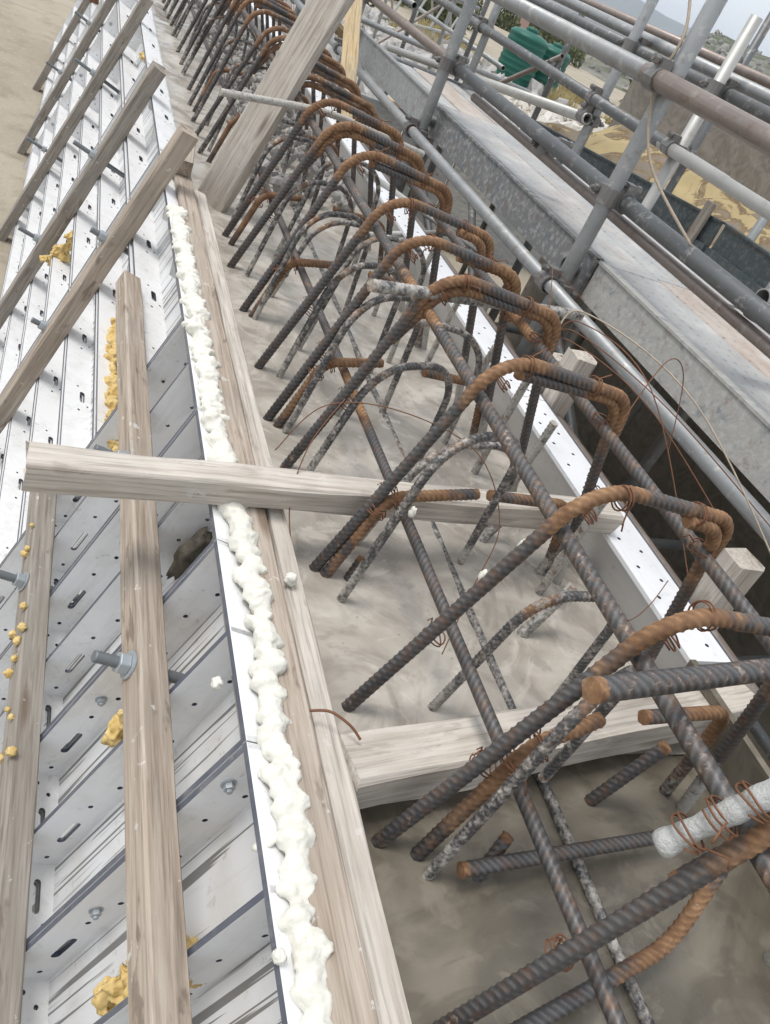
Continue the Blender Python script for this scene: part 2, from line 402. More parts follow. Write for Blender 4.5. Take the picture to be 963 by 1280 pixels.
# ------------------------------------------------------------------ poured wall top
CZ = -0.10
def conc_z(x, y): return CZ + .010 * nz((x, y, 0), 3.0, 1) + .004 * nz((x, y, 0), 14, 2) + (.012 * nz((x, y, 0), 9, 4) if y > 2.6 else 0)
struct(grid('concrete_pour', lin(.318, 1.235, 54), lin(.545, 10, 330), conc_z, M['conc']))
struct(grid('wet_shaded_concrete', lin(.40, 1.26, 50), lin(-.6, .560, 70), lambda x, y: CZ - .006 + .006 * nz((x, y, 0), 4.0, 6) + .0006 * nz((x, y, 0), 22, 2), M['conc_wet_shade']))  # wet pour near the camera, with the shade there kept in its colour
# body of the battered wall below the surface
_mb = MB(); T20 = math.tan(R(20))
_mb.add([(.40, -.6, -.16), (1.20, -.6, -.16), (1.20, 10, -.16), (.40, 10, -.16), (.0, -.6, -1.5), (1.62, -.6, -1.5), (1.62, 10, -1.5), (.0, 10, -1.5)],
        [[0, 1, 2, 3], [0, 3, 7, 4], [1, 5, 6, 2], [0, 4, 5, 1], [3, 2, 6, 7]])
struct(obj('concrete_wall_core', _mb.mesh('core'), M['conc']))

# ------------------------------------------------------------------ timber
def timber(name, p0, p1, w, h, up=(0, 0, 1), mat='wood', parent=None, jit=.0012, warp=.0, taper=0, rnd=None):
    """solid sawn timber from p0 to p1 (centre line), w across, h along 'up'"""
    p0 = Vector(p0); p1 = Vector(p1); x = (p1 - p0); L = x.length; x.normalize(); up = Vector(up)
    z = (up - x * up.dot(x)).normalized(); y = z.cross(x)
    rg = random.Random(rnd if rnd is not None else name + str(p0)); sd = rg.random() * 50
    n = max(3, int(L / .05)); c = .004
    prof = [(-w / 2 + c, -h / 2), (w / 2 - c, -h / 2), (w / 2, -h / 2 + c), (w / 2, h / 2 - c), (w / 2 - c, h / 2), (-w / 2 + c, h / 2), (-w / 2, h / 2 - c), (-w / 2, -h / 2 + c)]
    vs = []; fs = []
    for i in range(n + 1):
        t = i / n; b = warp * math.sin(math.pi * t)
        for k, (a, d) in enumerate(prof):
            j1 = jit * 1.6 * nz((t * L * 5, k * 3.1, sd), 1.0); j2 = jit * 1.6 * nz((t * L * 5, k * 3.1 + 40, sd), 1.0)
            ex = (rg.random() - .5) * .009 if i in (0, n) else 0
            vs.append((t * L + ex, a + j1 + b, d + j2))
    for i in range(n):
        for k in range(8):
            fs.append([i * 8 + k, (i + 1) * 8 + k, (i + 1) * 8 + (k + 1) % 8, i * 8 + (k + 1) % 8][::-1])
    fs.append(list(range(8))[::-1]); fs.append(list(range(n * 8, n * 8 + 8)))
    me = mesh(name, vs, fs); bm = bmesh.new(); bm.from_mesh(me); bmesh.ops.recalc_face_normals(bm, faces=bm.faces); bm.to_mesh(me); bm.free()
    o = obj(name, me, M[mat], parent); o.matrix_local = frame(x, y, z, p0); return o

# ------------------------------------------------------------------ left formwork (battered 20 degrees)
a20 = R(20)
FU = Vector((0, 1, 0)); FV = Vector((-math.sin(a20), 0, -math.cos(a20))); FN = Vector((-math.cos(a20), 0, math.sin(a20)))
FO = Vector((.29, 0, 0)); FM = frame(FU, FV, FN, FO)
def FW(u, v, w): return FO + FU * u + FV * v + FN * w
form = thing('formwork', 'white plastic panel formwork with dark edges sloping down left of the foam bead', 'formwork', mat=FM)
DEP = .085; TH = .0085
def circ(cx, cy, r, n=8): return [Vector((cx + r * math.cos(2 * math.pi * i / n), cy + r * math.sin(2 * math.pi * i / n), 0)) for i in range(n)]
def slot(cx, cy, L, r, n=5):
    pts = []
    for i in range(n + 1): a = -math.pi / 2 + math.pi * i / n; pts.append(Vector((cx + L / 2 + r * math.cos(a), cy + r * math.sin(a), 0)))
    for i in range(n + 1): a = math.pi / 2 + math.pi * i / n; pts.append(Vector((cx - L / 2 + r * math.cos(a), cy + r * math.sin(a), 0)))
    return pts
def holed(mb, W, H, holes, th, fmap, mi=0, medge=1):
    """plate 0..W x 0..H with real holes, thickness th; fmap maps (x,y,z) to local space; y=H is the outer (dark) edge"""
    outer = [Vector((0, 0, 0)), Vector((W, 0, 0)), Vector((W, H, 0)), Vector((0, H, 0))]
    loops = [outer] + holes; pts = [p for l in loops for p in l]
    tris = tessellate_polygon(loops); n = len(pts)
    vs = [fmap(p.x, p.y, 0) for p in pts] + [fmap(p.x, p.y, th) for p in pts]
    b = len(mb.v); mb.v += [tuple(v) for v in vs]
    for t in tris:
        mb.f.append([b + i for i in t]); mb.m.append(mi); mb.f.append([b + n + i for i in t[::-1]]); mb.m.append(mi)
    s = 0
    for li, l in enumerate(loops):
        k = len(l)
        for i in range(k):
            i2 = (i + 1) % k
            mb.f.append([b + s + i, b + s + i2, b + n + s + i2, b + n + s + i]); mb.m.append(medge if (li > 0 or i == 2) else mi)  # hole walls coloured dark too, standing for the shade seen through them
        s += k
def finish(mb, name):
    me = mb.mesh(name); bm = bmesh.new(); bm.from_mesh(me); bmesh.ops.recalc_face_normals(bm, faces=bm.faces); bm.to_mesh(me); bm.free(); return me
def flange_v(L, kind=0):
    mb = MB(); hs = []
    if L > .5:
        hs = [circ(.045, .034, .0048), circ(.098, .020, .0042), circ(.165, .038, .0042), circ(.235, .043, .0048), circ(.262, .017, .0048), slot(.335, .034, .052, .0072), circ(.405, .024, .0048), circ(.47, .040, .0045), slot(.555, .034, .052, .0072), circ(.64, .03, .0045)]
    else: hs = [circ(.045, .036, .0045), circ(.11, .022, .0042), circ(L - .04, .038, .0042)]
    holed(mb, L, DEP, hs, TH, lambda x, y, z: (z - TH / 2, x, y - DEP)); return finish(mb, 'flange')
def flange_u(L):
    mb = MB(); hs = [slot(L * .33, .030, .046, .0065), slot(L * .70, .030, .046, .0065), circ(.035, .036, .0042), circ(.07, .016, .0042), circ(L * .5, .042, .0042), circ(L * .86, .020, .0042), circ(L * .92, .042, .0042)]
    holed(mb, L, DEP, hs, TH, lambda x, y, z: (x, z - TH / 2, y - DEP)); return finish(mb, 'flange')
PU = .36; VJ = [0.0, .675, 1.35]; UJ = 1.60; FL = 1.12; FH = .193
def flange_long(L):
    mb = MB(); hs = []; k = 0; x = .06
    while x < L - .05:
        hs += [slot(x + .05, .031, .040, .0075), circ(x - .02, .040, .0042), circ(x + .012, .014, .0036), circ(x + .10, .046, .0036)]; x += .345
    holed(mb, L, DEP, hs, TH, lambda x, y, z: (x, z - TH / 2, y - DEP)); return finish(mb, 'flange')
def gusset():
    mb = MB(); mb.add([(-TH / 2, 0, -DEP), (TH / 2, 0, -DEP), (TH / 2, .065, -DEP), (-TH / 2, .065, -DEP), (-TH / 2, 0, -.012), (TH / 2, 0, -.012), (TH / 2, .065, -.034), (-TH / 2, .065, -.034)],
                      [[0, 1, 5, 4], [1, 2, 6, 5], [2, 3, 7, 6], [3, 0, 4, 7]]); mb.add([(-TH / 2, 0, -.012), (TH / 2, 0, -.012), (TH / 2, .065, -.034), (-TH / 2, .065, -.034)], [[0, 1, 2, 3]], 1); return finish(mb, 'gusset')
me_fu = flange_u(PU - .002); me_fl = flange_long(FL - .002); me_g = gusset(); me_fs = flange_v(FH - .002); me_fv = {}; plates = {}
for L in (.675,): me_fv[L] = flange_v(L - .002)
for L in (.675,):
    mb = MB(); mb.box((.001, .001, -DEP - .006), (PU - .001, L - .001, -DEP)); plates[L] = mb.mesh('panel')
mb = MB(); mb.box((.001, .001, -DEP - .006), (FL - .001, FH - .001, -DEP)); me_fp = mb.mesh('panel')
for me in [me_fu, me_fl, me_g, me_fs] + list(me_fv.values()): setm(me, [M['white'], M['edge']])
for me in list(plates.values()) + [me_fp]: setm(me, [M['white_face']])
U0 = -.20
for ci in range(5):                                   # upright panels near the camera
    u = U0 + PU * ci
    for ri in range(2):
        v0 = VJ[ri]; L = round(VJ[ri + 1] - v0, 3)
        p = obj('panel', plates[L], None, form); p.location = (u, v0, 0)
        for o in [(.001, TH / 2 + .001, 0), (.001, L - TH / 2 - .001, 0)]: f = obj('flange', me_fu, None, p); f.location = o
        for o in [(TH / 2 + .001, .001, -.0015), (PU - TH / 2 - .001, .001, -.0015)]: f = obj('flange', me_fv[L], None, p); f.location = o
        f = obj('rib', me_fv[L], None, p); f.location = (PU / 2, .001, -.0025)
for ci in range(7):                                   # long lying panels farther on
    u = UJ + FL * ci
    for ri in range(8):
        v0 = FH * ri + (.008 if ri else 0)
        p = obj('panel', me_fp, None, form); p.location = (u, v0, 0)
        for o in [(.001, TH / 2 + .001, 0), (.001, FH - TH / 2 - .001, -.003)]: f = obj('flange', me_fl, None, p); f.location = o
        for o in [(TH / 2 + .001, .001, -.0015), (FL - TH / 2 - .001, .001, -.0015)]: f = obj('flange', me_fs, None, p); f.location = o
        for k in (1, 2): f = obj('gusset', me_g, None, p); f.location = (FL * k / 3, TH + .001, 0)
# bolt heads holding the flanges together
def bolt_mesh():
    mb = MB(); mb.cyl((0, 0, 0), (-.002, 0, 0), .0105, 14, 0); mb.cyl((-.002, 0, 0), (-.009, 0, 0), .0078, 6, 0); mb.cyl((-.009, 0, 0), (-.013, 0, 0), .004, 8, 0)
    return mb.mesh('bolt')
me_bolt = bolt_mesh(); setm(me_bolt, M['zinc'])
for ci in range(5):
    for ri in range(2):
        for (du, dv, w) in ((0, .072, -.026), (0, .25, -.040), (0, .29, -.022), (0, .42, -.036), (PU / 2, .21, -.022)):
            if random.random() < .62:
                b = obj('bolt', me_bolt, None, form); b.location = (U0 + PU * ci + du - (.0095 if du == 0 else TH / 2 + .0005), VJ[ri] + dv + random.uniform(-.012, .012), w); b.rotation_euler = (random.random(), 0, 0)
for ci in range(1, 5):
    for ri in range(7):
        for dv in (.06, .14):
            if random.random() < .6: b = obj('bolt', me_bolt, None, form); b.location = (UJ + FL * ci - .0095, FH * ri + dv, -.028); b.rotation_euler = (random.random(), 0, 0)
# ---- tie rods with nuts and washers
def rod_thing(u, v, w0, w1, wn, label):
    o = thing('tie_rod', label, 'tie rod', group='threaded tie rods through the formwork', mat=FM @ Matrix.Translation((u, v, 0)))
    path = [(Vector((0, 0, w0 + (w1 - w0) * i / 70)), i) for i in range(71)]
    r_ = sweep_mesh('rod', path, lambda s: .0085 + (.0011 if int(s) % 2 else 0), 12); obj('rod', r_, M['rod'], o)
    mb = MB(); mb.cyl((0, 0, wn + .003), (0, 0, wn + .020), .0165, 6); obj('nut', bevel(mb.mesh('nut'), .0012), M['zinc'], o)
    mb = MB(); mb.cyl((0, 0, wn), (0, 0, wn + .003), .022, 18); obj('washer', mb.mesh('washer'), M['zinc'], o)
    return o
rod_thing(.745, .175, -.088, .108, .052, 'threaded tie rod and nut on the batten beside the lower foam bead')
rod_thing(1.235, .175, -.088, .112, .052, 'threaded tie rod just above the long crossing timber')
rod_thing(1.265, .585, -.088, .11, .052, 'threaded tie rod through the outer batten near the left photo edge')
rod_thing(2.41, .245, -.088, .10, .054, 'threaded tie rod and nut through the nearest sloping brace')
rod_thing(2.43, .62, -.088, .10, .054, 'threaded tie rod low on the nearest sloping brace')
rod_thing(3.36, .33, -.088, .14, .054, 'threaded tie rod through the second sloping brace, upper one')
rod_thing(3.46, .80, -.088, .14, .054, 'threaded tie rod through the second sloping brace, lower one')
rod_thing(4.70, .36, -.088, .16, .054, 'threaded tie rod through the third sloping brace, upper one')
rod_thing(4.86, .90, -.088, .16, .054, 'threaded tie rod through the third sloping brace, lower one')
rod_thing(6.36, .85, -.088, .16, .054, 'threaded tie rod through the fourth sloping brace, beside the sand')
rod_thing(6.28, .45, -.088, .16, .054, 'threaded tie rod through the fourth sloping brace, upper one')
# ---- battens along the panels
tag(timber('batten', FW(-.4, .175, .026), FW(2.03, .175, .026), .05, .05, FN, 'wood'), 'weathered square batten along the panels, nearest the foam bead', 'batten')
tag(timber('batten', FW(-.4, .585, .026), FW(1.60, .59, .026), .05, .05, FN, 'wood_dark'), 'grey yellow-flecked batten along the panels at the left photo edge', 'batten')
# ---- sloping braces
for nm, (u0, du, v0, v1, mt, lb) in enumerate([(2.385, .03, -.17, 1.51, 'wood', 'grey sloping brace nearest the camera, its square top above the foam bead'),
                                   (3.33, .16, -.10, 1.51, 'wood_dark', 'dark cracked sloping brace, second from the camera'),
                                   (4.62, .25, -.12, 1.51, 'wood_dark', 'grey sloping brace, third from the camera'),
                                   (6.12, .26, -.12, 1.51, 'wood_dark', 'grey sloping brace, fourth from the camera'),
                                   (7.75, .30, -.12, 1.51, 'wood_dark', 'outermost grey sloping brace edging the sand, farthest from the camera')]):
    tag(timber('brace', FW(u0, v0, .027), FW(u0 + du, v1, .027), .070, .052, FN, mt, jit=.002), lb, 'brace', 'sloping timber braces on the formwork')
tag(timber('timber_block', (.335, 2.50, .03), (.345, 2.62, .062), .07, .05, (0, 0, 1), 'wood'), 'short pale timber block behind the top of the nearest brace', 'timber block')

# ---- long edge plank and its strip
tag(timber('edge_plank', (.358, -.35, -.026), (.350, 2.75, -.020), .052, .052, (0.05, 0, 1), 'wood', jit=.002), 'long weathered edge plank right of the white foam bead', 'plank')
tag(timber('edge_plank', (.404, -.35, -.062), (.396, 2.45, -.058), .036, .10, (0.10, 0, 1), 'wood_pale', jit=.002), 'paler narrow edge plank between the long plank and the concrete', 'plank')

# screw and nail heads
def nail(parent, p, r=.0045, up=(0, 0, 1), name='nail'):
    mb = MB(); mb.cyl((0, 0, -.004), (0, 0, .0012), r, 10); o = obj(name, mb.mesh(name), M['coupler'], parent)
    q = Vector(up).to_track_quat('Z', 'Y').to_matrix().to_4x4(); o.matrix_local = parent.matrix_local.inverted() @ Matrix.Translation(p) @ q; return o
_pl = [o for o in bpy.data.objects if o.name.startswith('edge_plank')]
for yy in (.36, .62, 1.18, 1.75): nail(_pl[1] if len(_pl) > 1 else _pl[0], (.404 - .003 * yy / 2, yy, -.0105), .0055, (.1, 0, 1), 'screw')
for yy in (.28, .86, 1.5, 2.1): nail(_pl[0], (.352, yy, .0002), .004)
# ---- foam
def foam_path(pts, r, seed, name, label, mat='foam', step=.004, lump=.5, pitch=.042, cat='foam', squash=.8):
    path = resample([Vector(p) for p in pts], step); n = 22; vs = []; fs = []; N = len(path)
    for i, (p, s) in enumerate(path):
        t = (path[min(i + 1, N - 1)][0] - path[max(i - 1, 0)][0]).normalized(); up = Vector((0, 0, 1)); side = t.cross(up).normalized(); up = side.cross(t)
        ph = s / pitch * 2 * math.pi + 5.0 * nz((s * 6, seed, 0)) + 2 * nz((s * 19, seed, 4))
        coil = math.sin(ph); am = .22 + .5 * abs(nz((s * 8, seed, 21)))
        rr = r * (.93 + .16 * abs(math.cos(ph / 2)) + lump * .4 * nz((s * 13, seed, 3)))
        off = side * (coil * r * am + r * .35 * nz((s * 7, seed, 8))) + up * r * .18 * math.cos(ph)
        if i in (0, N - 1): rr *= .35
        elif i in (1, N - 2): rr *= .75
        for k in range(n):
            th = 2 * math.pi * k / n; d = side * math.cos(th) + up * math.sin(th) * squash
            q = p + off + d * rr
            q += d * r * lump * (.40 * nz(q, 26, seed) + .42 * (abs(nz(q, 48, seed + 3)) - .2) + .10 * nz(q, 150, seed))
            vs.append(q)
    for i in range(N - 1):
        for k in range(n): fs.append([i * n + k, i * n + (k + 1) % n, (i + 1) * n + (k + 1) % n, (i + 1) * n + k][::-1])
    fs.append(list(range(n))); fs.append(list(range((N - 1) * n, N * n))[::-1])
    return tag(obj(name, mesh(name, vs, fs, True), M[mat]), label, cat)
_b = bmesh.new(); bmesh.ops.create_icosphere(_b, subdivisions=3, radius=1); ICO = ([v.co.copy() for v in _b.verts], [[v.index for v in f.verts] for f in _b.faces]); _b.free()
def foam_bead(pts, r, seed, label, gap=.0130, jx=.66, rough=.38, vox=.0032, mat='foam', name='foam_bead', sq=.85):
    rg = random.Random(seed); path = resample([Vector(p) for p in pts], gap); vs = []; fs = []; sgn = 1
    def ball(m):
        b = len(vs); vs.extend([m @ c for c in ICO[0]]); fs.extend([[b + i for i in f] for f in ICO[1]])
    for p, s_ in path:
        if rg.random() < .75: sgn = -sgn
        k = r * rg.uniform(.78, 1.12); c = p + Vector((sgn * r * jx * rg.uniform(.1, .8), rg.uniform(-.3, .3) * gap, rg.uniform(-.1, .25) * r))
        ball(Matrix.Translation(c) @ Euler((rg.uniform(-.4, .4), rg.uniform(-.3, .3), rg.uniform(-.7, .7))).to_matrix().to_4x4() @ Matrix.Diagonal((k * rg.uniform(1.0, 1.25), k * rg.uniform(.62, .95), k * sq, 1)))
        if rg.random() < .35:
            ball(Matrix.Translation(c + Vector((rg.uniform(-1, 1) * r * .9, rg.uniform(-1, 1) * r, rg.uniform(0, .6) * r))) @ Matrix.Diagonal((k * .45, k * .5, k * .4, 1)))
    vs = [v + Vector((nz(v, 30, seed), nz(v, 30, seed + 5), nz(v, 30, seed + 9))) * r * rough for v in vs]
    me = mesh(name, vs, fs); o = bpy.data.objects.new(name, me); col.objects.link(o)
    md = o.modifiers.new('r', 'REMESH'); md.mode = 'VOXEL'; md.voxel_size = vox; md2 = o.modifiers.new('s', 'SMOOTH'); md2.factor = .5; md2.iterations = 3
    me2 = bpy.data.meshes.new_from_object(o.evaluated_get(bpy.context.evaluated_depsgraph_get())); bpy.data.objects.remove(o)
    cs = [v.co.copy() for v in me2.vertices]; ns = [v.normal.copy() for v in me2.vertices]; flat = []
    for c, n_ in zip(cs, ns): flat.extend(c + n_ * r * (rough * .35 * nz(c, 95, seed) + .10 * nz(c, 240, seed)))
    me2.vertices.foreach_set('co', flat); me2.update()
    me2.polygons.foreach_set('use_smooth', [True] * len(me2.polygons)); return tag(obj(name, me2, M[mat]), label, 'foam')
foam_bead([(.317, .14, -.006), (.319, .25, -.004), (.327, .45, -.002), (.335, .65, .0), (.335, .9, 0), (.322, 1.0, -.004)], .0178, 2, 'thick coiled bead of white expanding foam below the crossing timber')
foam_bead([(.320, 1.02, -.004), (.319, 1.3, -.002), (.316, 1.7, 0), (.312, 2.24, -.004)], .0185, 7, 'rough bead of white expanding foam above the crossing timber', gap=.011, rough=.5)
foam_bead([(.325, .05, -.004), (.330, .16, -.004)], .021, 4, 'broken white foam lump at the bottom end of the bead', rough=1.0, name='foam_lump', gap=.016)
foam_path([(.330, .40, .002), (.305, .392, .004), (.285, .39, -.02)], .006, 9.4, 'foam_lump', 'thin white foam dribble over the dark panel edge', lump=.9)
def blob(name, c, r, seed, mat, label, cat='foam', group=None, sq=(1, 1, 1)):
    bm = bmesh.new(); bmesh.ops.create_icosphere(bm, subdivisions=3, radius=1)
    for v in bm.verts:
        d = v.co.copy(); k = 1 + .45 * nz(d, 1.7, seed) + .25 * nz(d, 5, seed); v.co = Vector((d.x * sq[0], d.y * sq[1], d.z * sq[2])) * r * k
    me = bpy.data.meshes.new(name); bm.to_mesh(me); bm.free(); me.polygons.foreach_set('use_smooth', [True] * len(me.polygons))
    o = obj(name, me, M[mat]); o.location = c
    if label: tag(o, label, cat, group)
    return o
# yellow foam squeezed between panels
def yfoam(pts, r, seed, label):
    return foam_bead([FW(p[0], p[1], p[2] - .022) for p in pts], r * .8, int(seed * 10), label, gap=.016, jx=.9, rough=1.1, vox=.003, mat='foam_y', name='yellow_foam')
yfoam([(1.50, .375, -.03), (1.75, .378, -.028), (2.02, .378, -.03), (2.2, .378, -.032)], .021, 3.3, 'long yellow foam strip between panel rows left of the upper batten')
yfoam([(.74, .225, -.045), (.765, .30, -.035), (.785, .36, -.035), (.80, .43, -.045)], .027, 5.1, 'yellow foam strip beside the lower tie rod nut')
yfoam([(.355, .23, -.045), (.375, .30, -.035), (.385, .36, -.035), (.40, .44, -.045)], .030, 8.8, 'yellow foam strip near the bottom left corner of the photo')
yfoam([(2.62, .20, -.04), (2.85, .21, -.035)], .016, 6.6, 'yellow foam patch between the two nearest braces')
yfoam([(4.05, .02, -.02), (4.2, .03, -.02)], .026, 1.6, 'ochre foam lump high between the third and second braces')
yfoam([(3.30, .62, -.02), (3.34, .80, .0)], .028, 2.6, 'yellow foam stuck under the second brace')
for i in range(16):
    u = random.uniform(.7, 1.7); v = .585 + random.uniform(-.03, .03)
    p = FW(u, v, .056); blob('foam_crumb', p, random.uniform(.004, .009), i * 3.3, 'foam_y', 'small yellow foam crumb on the outer batten', group='yellow crumbs on the outer batten')
for i, (p, r_) in enumerate([((.395, .80, .004), .010), ((.262, .605, .0), .008), ((.288, .27, .006), .007)]):
    blob('foam_crumb', p, r_, 60 + i, 'foam', ['white foam crumb on the edge plank', 'white foam crumb caught on a panel rib', 'white foam crumb on the dark panel edge'][i])

for i, p in enumerate([(.585, .645, .195), (.610, .640, .262), (.568, .846, .13)]):
    blob('foam_crumb', p, .008, 80 + i, 'foam', ['white foam drip low on the third rebar hoop', 'white foam drip high on the third rebar hoop', 'white foam drip on the hairpin by the crossing timber'][i], sq=(.7, .7, 1.3))
M['recess_muck'] = mat_simple('dark_recess_muck', (.045, .038, .03), (.13, .115, .09), 40, .9, .8, .006)  # debris colour, darkened to stand for the gloom of the open recess
_o = blob('debris', (0, 0, 0), .06, 31, 'recess_muck', 'dark muddy debris standing in for the dark recess of the panel bay below the crossing timber', 'debris', sq=(.36, 1.0, .30)); _o.matrix_world = FM @ Matrix.Translation((1.022, .165, -.066))
# ---- crossing timbers, leaning posts
tag(timber('crossing_timber', (.010, .955, .032), (1.175, 1.045, .030), .052, .054, (0, -.06, 1), 'wood_pale', jit=.003), 'pale rough timber lying right across the wall top', 'timber')
tag(timber('stop_timber', (.425, .492, -.038), (1.275, .615, -.036), .078, .066, (0, .10, 1), 'wood_pale', jit=.004), 'pale splintered timber dividing the dry from the wet concrete', 'timber')
tag(timber('leaning_timber', (.470, 2.66, -.13), (.765, 2.58, 1.0), .105, .045, (-.6, -.8, .3), 'wood_pale', jit=.003), 'thick pale timber leaning up from the concrete among the hoops', 'timber')
tag(timber('upright_timber', (1.25, 3.96, -.05), (1.25, 4.80, .75), .085, .045, (-.3, -.9, .2), 'wood_fresh', jit=.003), 'yellowish sawn upright timber beside the far toe board', 'timber')

# ------------------------------------------------------------------ right formwork
rf = thing('formwork', 'white perforated top of the right hand formwork with a grey smeared inner face', 'formwork', (1.165, 0, 0))
def right_panel(L):
    mb = MB(); W = .108; hs = []; k = 0; y = .04
    while y < L - .02:
        hs.append(circ(y, .030 if k % 2 else .072, .0048)); y += .052 if k % 2 else .035; k += 1
    holed(mb, L, W, hs, .010, lambda x, y, z: (y, x, z - .010), 0, 1); return finish(mb, 'top_flange')
def inner_face(L):
    mb = MB(); d = .55
    mb.add([(.002, 0, -.010), (.002, L, -.010), (.002 + d * T20, L, -.010 - d), (.002 + d * T20, 0, -.010 - d), (.010, 0, -.010), (.010, L, -.010), (.010 + d * T20, L, -.010 - d), (.010 + d * T20, 0, -.010 - d)],
           [[0, 1, 2, 3], [7, 6, 5, 4], [0, 3, 7, 4], [1, 5, 6, 2], [2, 6, 7, 3]]); return mb.mesh('inner_face')
def outer_lip(L):
    mb = MB(); mb.box((.1085, 0, -.06), (.116, L, -.001)); return mb.mesh('lip')
rl = .90; me_t = right_panel(rl - .003); me_i = inner_face(rl - .003); me_o = outer_lip(rl - .003)
setm(me_t, [M['white_clean'], M['edge']]); setm(me_i, M['grey_face']); setm(me_o, M['edge'])
for i in range(9):
    y = .678 + rl * i
    p = obj('panel', me_t, None, rf); p.location = (0, y, 0)
    c = obj('inner_face', me_i, None, p); c = obj('lip', me_o, None, p)
# letters on the flange
fc = bpy.data.curves.new('letters', 'FONT'); fc.body = 'Forms'; fc.size = .040; fc.extrude = .0003
fo = bpy.data.objects.new('letters', fc); col.objects.link(fo)
dg = bpy.context.evaluated_depsgraph_get(); me = bpy.data.meshes.new_from_object(fo.evaluated_get(dg)); bpy.data.objects.remove(fo)
lo = obj('lettering', me, M['ink'], rf); lo.matrix_local = frame((0, -1, 0), (1, 0, 0), (0, 0, 1), (.056, 1.208, .0008))
# dark continuation of the formwork near the camera
_mb = MB(); _mb.add([(1.135, -.6, .02), (1.135, .664, .02), (1.30, .664, -.6), (1.30, -.6, -.6), (1.150, -.6, .02), (1.150, .664, .02), (1.315, .664, -.6), (1.315, -.6, -.6)],
                    [[0, 1, 2, 3], [7, 6, 5, 4], [0, 4, 5, 1], [1, 5, 6, 2], [0, 3, 7, 4]])
tag(obj('form_board', _mb.mesh('form_board'), M['conc_wet_shade']), 'dark wet form board at the lower right photo edge', 'board')
tag(timber('stake', (1.335, 1.60, -.9), (1.315, 1.585, .150), .066, .06, (0, 1, 0), 'wood_pale', jit=.003), 'pale square stake beyond the middle hoop, behind the white flange', 'stake', 'stakes behind the right formwork')
tag(timber('stake', (1.365, .80, -.9), (1.335, .845, .125), .066, .066, (0, 1, 0), 'wood_pale', jit=.003), 'pale square stake behind the end of the white flange, nearest the camera', 'stake', 'stakes behind the right formwork')
tag(timber('stake', (1.33, 1.66, -.9), (1.30, 1.655, .10), .05, .05, (0, 1, 0), 'wood_pale', jit=.003), 'grey stake standing close behind the pale stake', 'stake', 'stakes behind the right formwork')
_p = [(Vector((1.325, .62 + i * .1, -.045 + .001 * math.sin(i))), i * .1) for i in range(80)]
tag(obj('waler_tube', sweep_mesh('waler_tube', _p, .0242, 14), M['tube_brown']), 'brown steel waler tube running behind the white flange', 'tube')

# ------------------------------------------------------------------ reinforcement
def bar_mesh(name, pts, rad, r, near=True, cem=0.0, cem_low=.0, rust_all=0.0, rust_r=.15, ribs=True, ribh=.17):
    path, bends = fillet(pts, rad) if len(pts) > 2 else ([Vector(p) for p in pts], [])
    fine = near
    step = r * .22 if fine else r * .9
    rs = resample(path, step)
    Ls = rs[-1][1]
    def rust(p, s):
        d = min([(p - b).length for b in bends] or [9])
        return max(rust_all, min(1, max(0, 1.25 - d / rust_r)), .9 if (s < .010 or s > Ls - .010) else 0)
    def cemf(p, s): return max(cem, cem_low * min(1, max(0, (.12 - p.z) / .16)))
    me = sweep_mesh(name, rs, r, 14 if fine else 8, (r * 1.18, r * ribh) if (ribs and fine) else None, {'rust': rust, 'cem': cemf})
    setm(me, M['rebar']); return me
def wire_loop(name, c, axis, r, parent=None, turns=2.2, tw=.0012, tail=.016):
    """tie wire wound round a bar at c whose direction is axis"""
    axis = Vector(axis).normalized(); u = axis.orthogonal().normalized(); w = axis.cross(u); c = Vector(c); pts = []
    rg = random.Random(str(c)); ph = rg.random() * 6
    for i in range(int(turns * 18) + 1):
        a = 2 * math.pi * i / 18 + ph; pts.append(c + (u * math.cos(a) + w * math.sin(a)) * r * (1.0 + .10 * nz((i * .3, ph, 0))) + axis * (.006 * (i / 18 - turns / 2) + .004 * nz((i * .25, ph, 9))))
    d = (pts[-1] - c).normalized(); pts.append(pts[-1] + d * tail + axis * rg.uniform(-.02, .02)); pts.append(pts[-1] + d * tail * .4 + Vector((0, 0, -.01)))
    vs, fs, _ = sweep([(p, i) for i, p in enumerate(pts)], tw, 5)
    return vs, fs
def wires(parent, spots, tw=.0012, r=.022):
    for (c, ax) in spots:
        vs, fs = wire_loop('tie_wire', c, ax, r, tw=tw); me = mesh('tie_wire', vs, fs, True)
        o = obj('tie_wire', me, M['wire'], parent)
BX = .77
def hoop_bars(v, near, cm=.24, ra=0.0):
    rg = random.Random(v * 11 + 5); j = lambda s=.008: rg.uniform(-s, s)
    zt = .372 + j(.006)
    L = [(.470 - BX, 0, -.16), (.648 + j() - BX, 0, zt + .008), (.928 + j() - BX, 0, zt - .022), (.948 - BX, 0, zt - .105 - rg.random() * .03)]
    dy = .014 if v == 1 else (-.008 if v == 2 else .006); dz = -.015 if v == 1 else -.0215
    Rr = [(1.075 - BX, dy, -.16), (.915 + j() - BX, dy, zt - .012 + dz)] + ([(.690 - BX, dy, zt + dz)] if v == 3 else [(.835 - BX, dy, zt + dz - .004)] if v == 2 else [(.775 - BX, dy, zt + dz - .004)] if v == 1 else [(.668 + j() - BX, dy, zt + dz + .004), (.606 - BX, dy, zt - .15 - rg.random() * .03)])
    a = bar_mesh('left_bar', L, [.088, .050], .0096, near, cem=cm, cem_low=cm + .16, rust_r=.13, rust_all=ra)
    b = bar_mesh('right_bar', Rr, [.052] if v in (1, 2, 3) else [.052, .075], .0096, near, cem=cm + .02, cem_low=.95, rust_r=.13, rust_all=ra)
    return a, b, zt, dy
near_v = [hoop_bars(v, True) for v in range(4)]; far_v = [hoop_bars(v, False, .42, .22) for v in range(6)]
